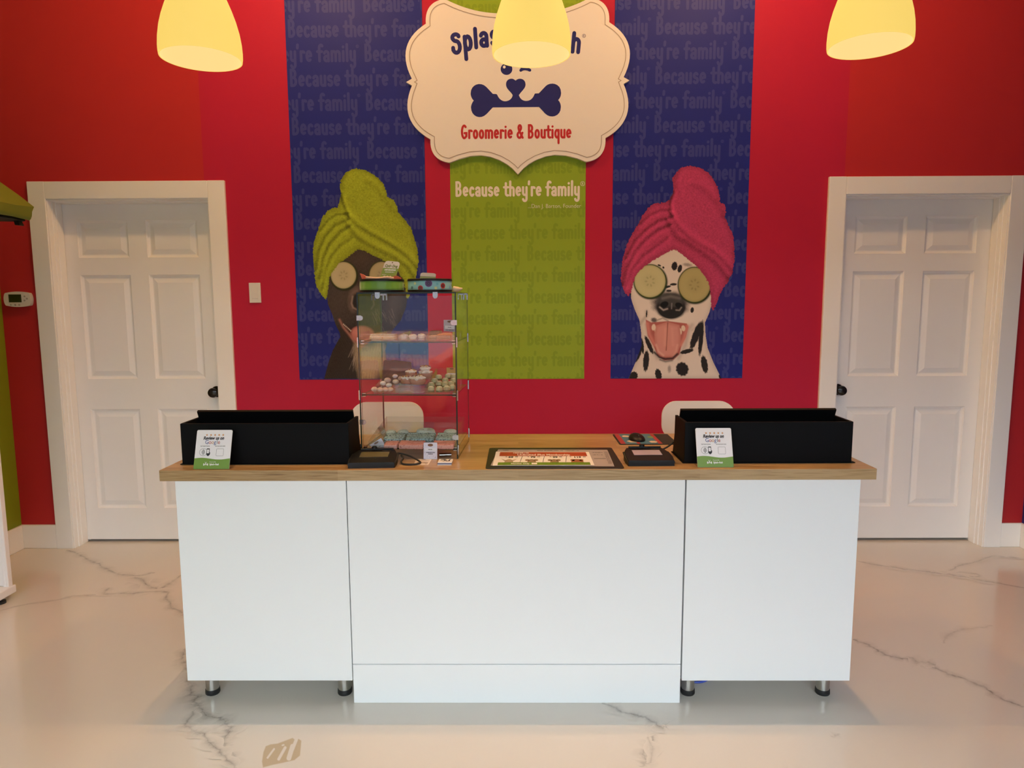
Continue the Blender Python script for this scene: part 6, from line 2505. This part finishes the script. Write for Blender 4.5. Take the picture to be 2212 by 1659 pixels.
def toy_pack(lab, corners, y, top_col, low_col, title, group):
    Q = [PY(px, py, y) for px, py in corners]
    t = thing('toy_pack', lab, 'pet toy', tuple(Q[3]), 0, group)

    def put(a, b, d=0.0003):
        p = Q[3].lerp(Q[2], a).lerp(Q[0].lerp(Q[1], a), b)
        return p + Vector((0, -d, 0))
    bm = bmesh.new()
    ol = [(0, 0), (1, 0), (1, 0.88), (0.93, 0.97), (0.82, 1.0), (0.18, 1.0), (0.07, 0.97), (0, 0.88)]
    prism(bm, [put(a, b, 0) for a, b in ol], (0, 0.0012, 0))
    obj('card', bm, mat('pack_' + low_col[0], low_col[1], 0.45), t)
    bm = bmesh.new()
    flat_poly(bm, [put(a, b) for a, b in [(0.0, 0.62), (1, 0.62), (1, 0.88), (0.93, 0.97), (0.82, 1.0), (0.18, 1.0), (0.07, 0.97), (0, 0.88)]])
    obj('header', bm, mat('pack_cream', (0.78, 0.66, 0.52), 0.5), t)
    bm = bmesh.new()
    if title:
        font_mesh(bm, title[0], lambda a, b: put(a, b, 0.0007), 0.19, 'CENTER', 0.01, 0, 1.0, 0.5, 0.68)
        obj('title', bm, mat('title_olive', (0.20, 0.22, 0.03), 0.5), t)
        bm = bmesh.new()
        pu = lambda a, b: put(a, b, 0.0007)
        scribble(bm, pu, 0.14, 0.86, 0.49, 0.09, 3, 0.18)
        scribble(bm, pu, 0.20, 0.82, 0.39, 0.05, 4, 0.3)
        scribble(bm, pu, 0.08, 0.35, 0.25, 0.03, 5, 0.3)
        flat_poly(bm, [put(0.15 + 0.6 * k / 6, 0.12 + 0.10 * (k % 2), 0.0007) for k in range(7)] + [put(0.75, 0.0, 0.0007), put(0.15, 0.0, 0.0007)])
        obj('pack_print', bm, M_CREAM_TXT, t)
        bm = bmesh.new()
        flat_poly(bm, [put(0.5 + 0.04 * math.cos(k * PI / 6), 0.93 + 0.04 * math.sin(k * PI / 6), 0.0007) for k in range(12)])
        obj('hang_hole', bm, M_CRUMB, t)
    else:
        bm.free()
    return t


toy_pack('lime and cream toy card standing tilted in the green bowl', [(832.5, 563), (865, 566), (853.5, 604), (819, 604)], c1.y - 0.01, None, ('lime', (0.26, 0.36, 0.03)), ('Cycle Dog',), 'packaged toys')
toy_pack('short cream-topped toy card standing in the aqua bowl', [(909, 588.5), (942, 590.5), (940, 610), (905.5, 609)], c2.y - 0.01, None, ('olive', (0.36, 0.36, 0.12)), None, 'packaged toys')
for k, (pts, lab) in enumerate(((((777.5, 590.5), (784, 593), (796, 601), (792, 605), (782, 603)), 'orange fabric toy tip at the left of the green bowl'),
                                (((846, 603), (849, 597), (856, 595.5), (866, 600), (864, 606), (848, 607)), 'orange fabric toy tip at the right of the green bowl'))):
    bm = bmesh.new()
    yq = c1.y + (0.0 if k == 0 else -0.02)
    prism(bm, [PY(px, py, yq) for px, py in pts], (0, 0.016, 0))
    o = obj('fabric_toy', bm, mat('orange_fabric', (0.62, 0.13, 0.07), 0.7, bump=0.4, bscale=500))
    tag(o, lab, 'pet toy', 'orange fabric toys')
bm = bmesh.new()
yq = c1.y - 0.03
tube(bm, smooth_path([PY(791, 600, yq), PY(815, 602, yq - 0.01), PY(835, 600, yq - 0.01), PY(850, 602, yq)], 6), [0.006] * 19, 10)
o = obj('plush_toy', bm, mat('tan_plush', (0.52, 0.36, 0.27), 0.8, bump=0.5, bscale=400), smooth=True)
tag(o, 'tan plush toy lying across the inside of the green bowl', 'pet toy')
bm = bmesh.new()
yq = c2.y
tube(bm, [PY(978, 622, yq), PY(984, 625, yq), PY(990, 625, yq), PY(994, 624.5, yq), PY(999, 623, yq)], [0.008, 0.011, 0.0095, 0.006, 0.0025], 12)
o = obj('chew_stick', bm, mat('tan_chew', (0.58, 0.44, 0.28), 0.6), smooth=True)
tag(o, 'tan chew stick poking out behind the aqua bowl', 'pet chew')

# ================================================================ the street outside the window (seen in reflections)
bm = bmesh.new()
box(bm, -14, 14, -7.2, FRONT - 0.14, -0.30, -0.04)
struct('sidewalk', bm, mat('pale_concrete', (0.13, 0.13, 0.13), 0.8, noise=0.1, nscale=3))
bm = bmesh.new()
box(bm, -30, 30, -30, -7.2, -0.40, -0.16)
struct('street', bm, mat('grey_asphalt', (0.085, 0.088, 0.09), 0.85, noise=0.12, nscale=6))
bm = bmesh.new()
box(bm, -30, 30, -31, -30, -0.2, 5.5)
struct('wall_street', bm, mat('far_facade', (0.10, 0.10, 0.115), 0.8, noise=0.2, nscale=0.6))
car = thing('parked_car', 'orange car parked outside the shop window, seen only reflected in the glass case', 'car', (-1.75, -9.0, -0.16), 0.35)
CMt = ROOT_M[car.name] @ Matrix.Diagonal((1, 1, 0.82, 1))
prof = [(-2.0, 0.35), (-1.98, 0.62), (-1.75, 0.78), (-1.0, 0.92), (-0.35, 1.38), (0.75, 1.42), (1.55, 1.02), (1.95, 0.92), (2.02, 0.40), (1.9, 0.28), (-1.9, 0.25)]
bm = bmesh.new()
prism(bm, [CMt @ Vector((-0.85, y, z)) for y, z in prof], CMt.to_3x3() @ Vector((1.7, 0, 0)))
bmesh.ops.bevel(bm, geom=list(bm.edges), offset=0.05, segments=3, affect='EDGES')
obj('body', bm, mat('orange_car_paint', (0.72, 0.13, 0.03), 0.35, spec=0.3), car, smooth=True)
for y0, z0, y1, z1 in ((-0.97, 0.95, -0.42, 1.33), (0.80, 1.38, 1.45, 1.06)):
    bm = bmesh.new()
    nrm = Vector((0, -(z1 - z0), (y1 - y0))).normalized() * 0.012
    if y0 > 0:
        nrm = Vector((0, (z0 - z1), (y1 - y0))).normalized() * 0.012
    prism(bm, [CMt @ (Vector((x, y, z)) + nrm) for x, y, z in ((-0.70, y0, z0), (0.70, y0, z0), (0.62, y1, z1), (-0.62, y1, z1))], CMt.to_3x3() @ (nrm * -2))
    obj('windscreen', bm, mat('car_glass', (0.02, 0.10, 0.11), 0.1), car)
for s in (-1, 1):
    bm = bmesh.new()
    prism(bm, [CMt @ Vector((s * 0.852, y, z)) for y, z in ((-0.75, 0.96), (0.95, 1.0), (0.7, 1.34), (-0.3, 1.32))], CMt.to_3x3() @ Vector((s * 0.012, 0, 0)))
    obj('side_window', bm, mat('car_glass', (0.02, 0.10, 0.11), 0.1), car)
    for y in (-1.25, 1.25):
        bm = bmesh.new()
        lathe(bm, [(0, -0.02), (0.20, -0.02), (0.22, 0.03), (0.32, 0.03), (0.33, -0.12), (0.33, -0.2), (0, -0.2)], seg=28, M=CMt @ Matrix.Translation((s * 0.86, y, 0.33)) @ Matrix.Rotation(s * PI / 2, 4, 'Y'))
        obj('wheel', bm, M_RUBBER, car, smooth=True)
    for y, nm, cc in ((1.98, 'headlight', (0.8, 0.8, 0.85)), (-1.95, 'tail_light', (0.5, 0.02, 0.02))):
        bm = bmesh.new()
        box(bm, s * 0.62 - 0.17, s * 0.62 + 0.17, y - 0.06, y + 0.06, 0.62, 0.76, bev=0.03, M=CMt)
        obj(nm, bm, mat('lamp_' + nm, cc, 0.15), car, smooth=True)
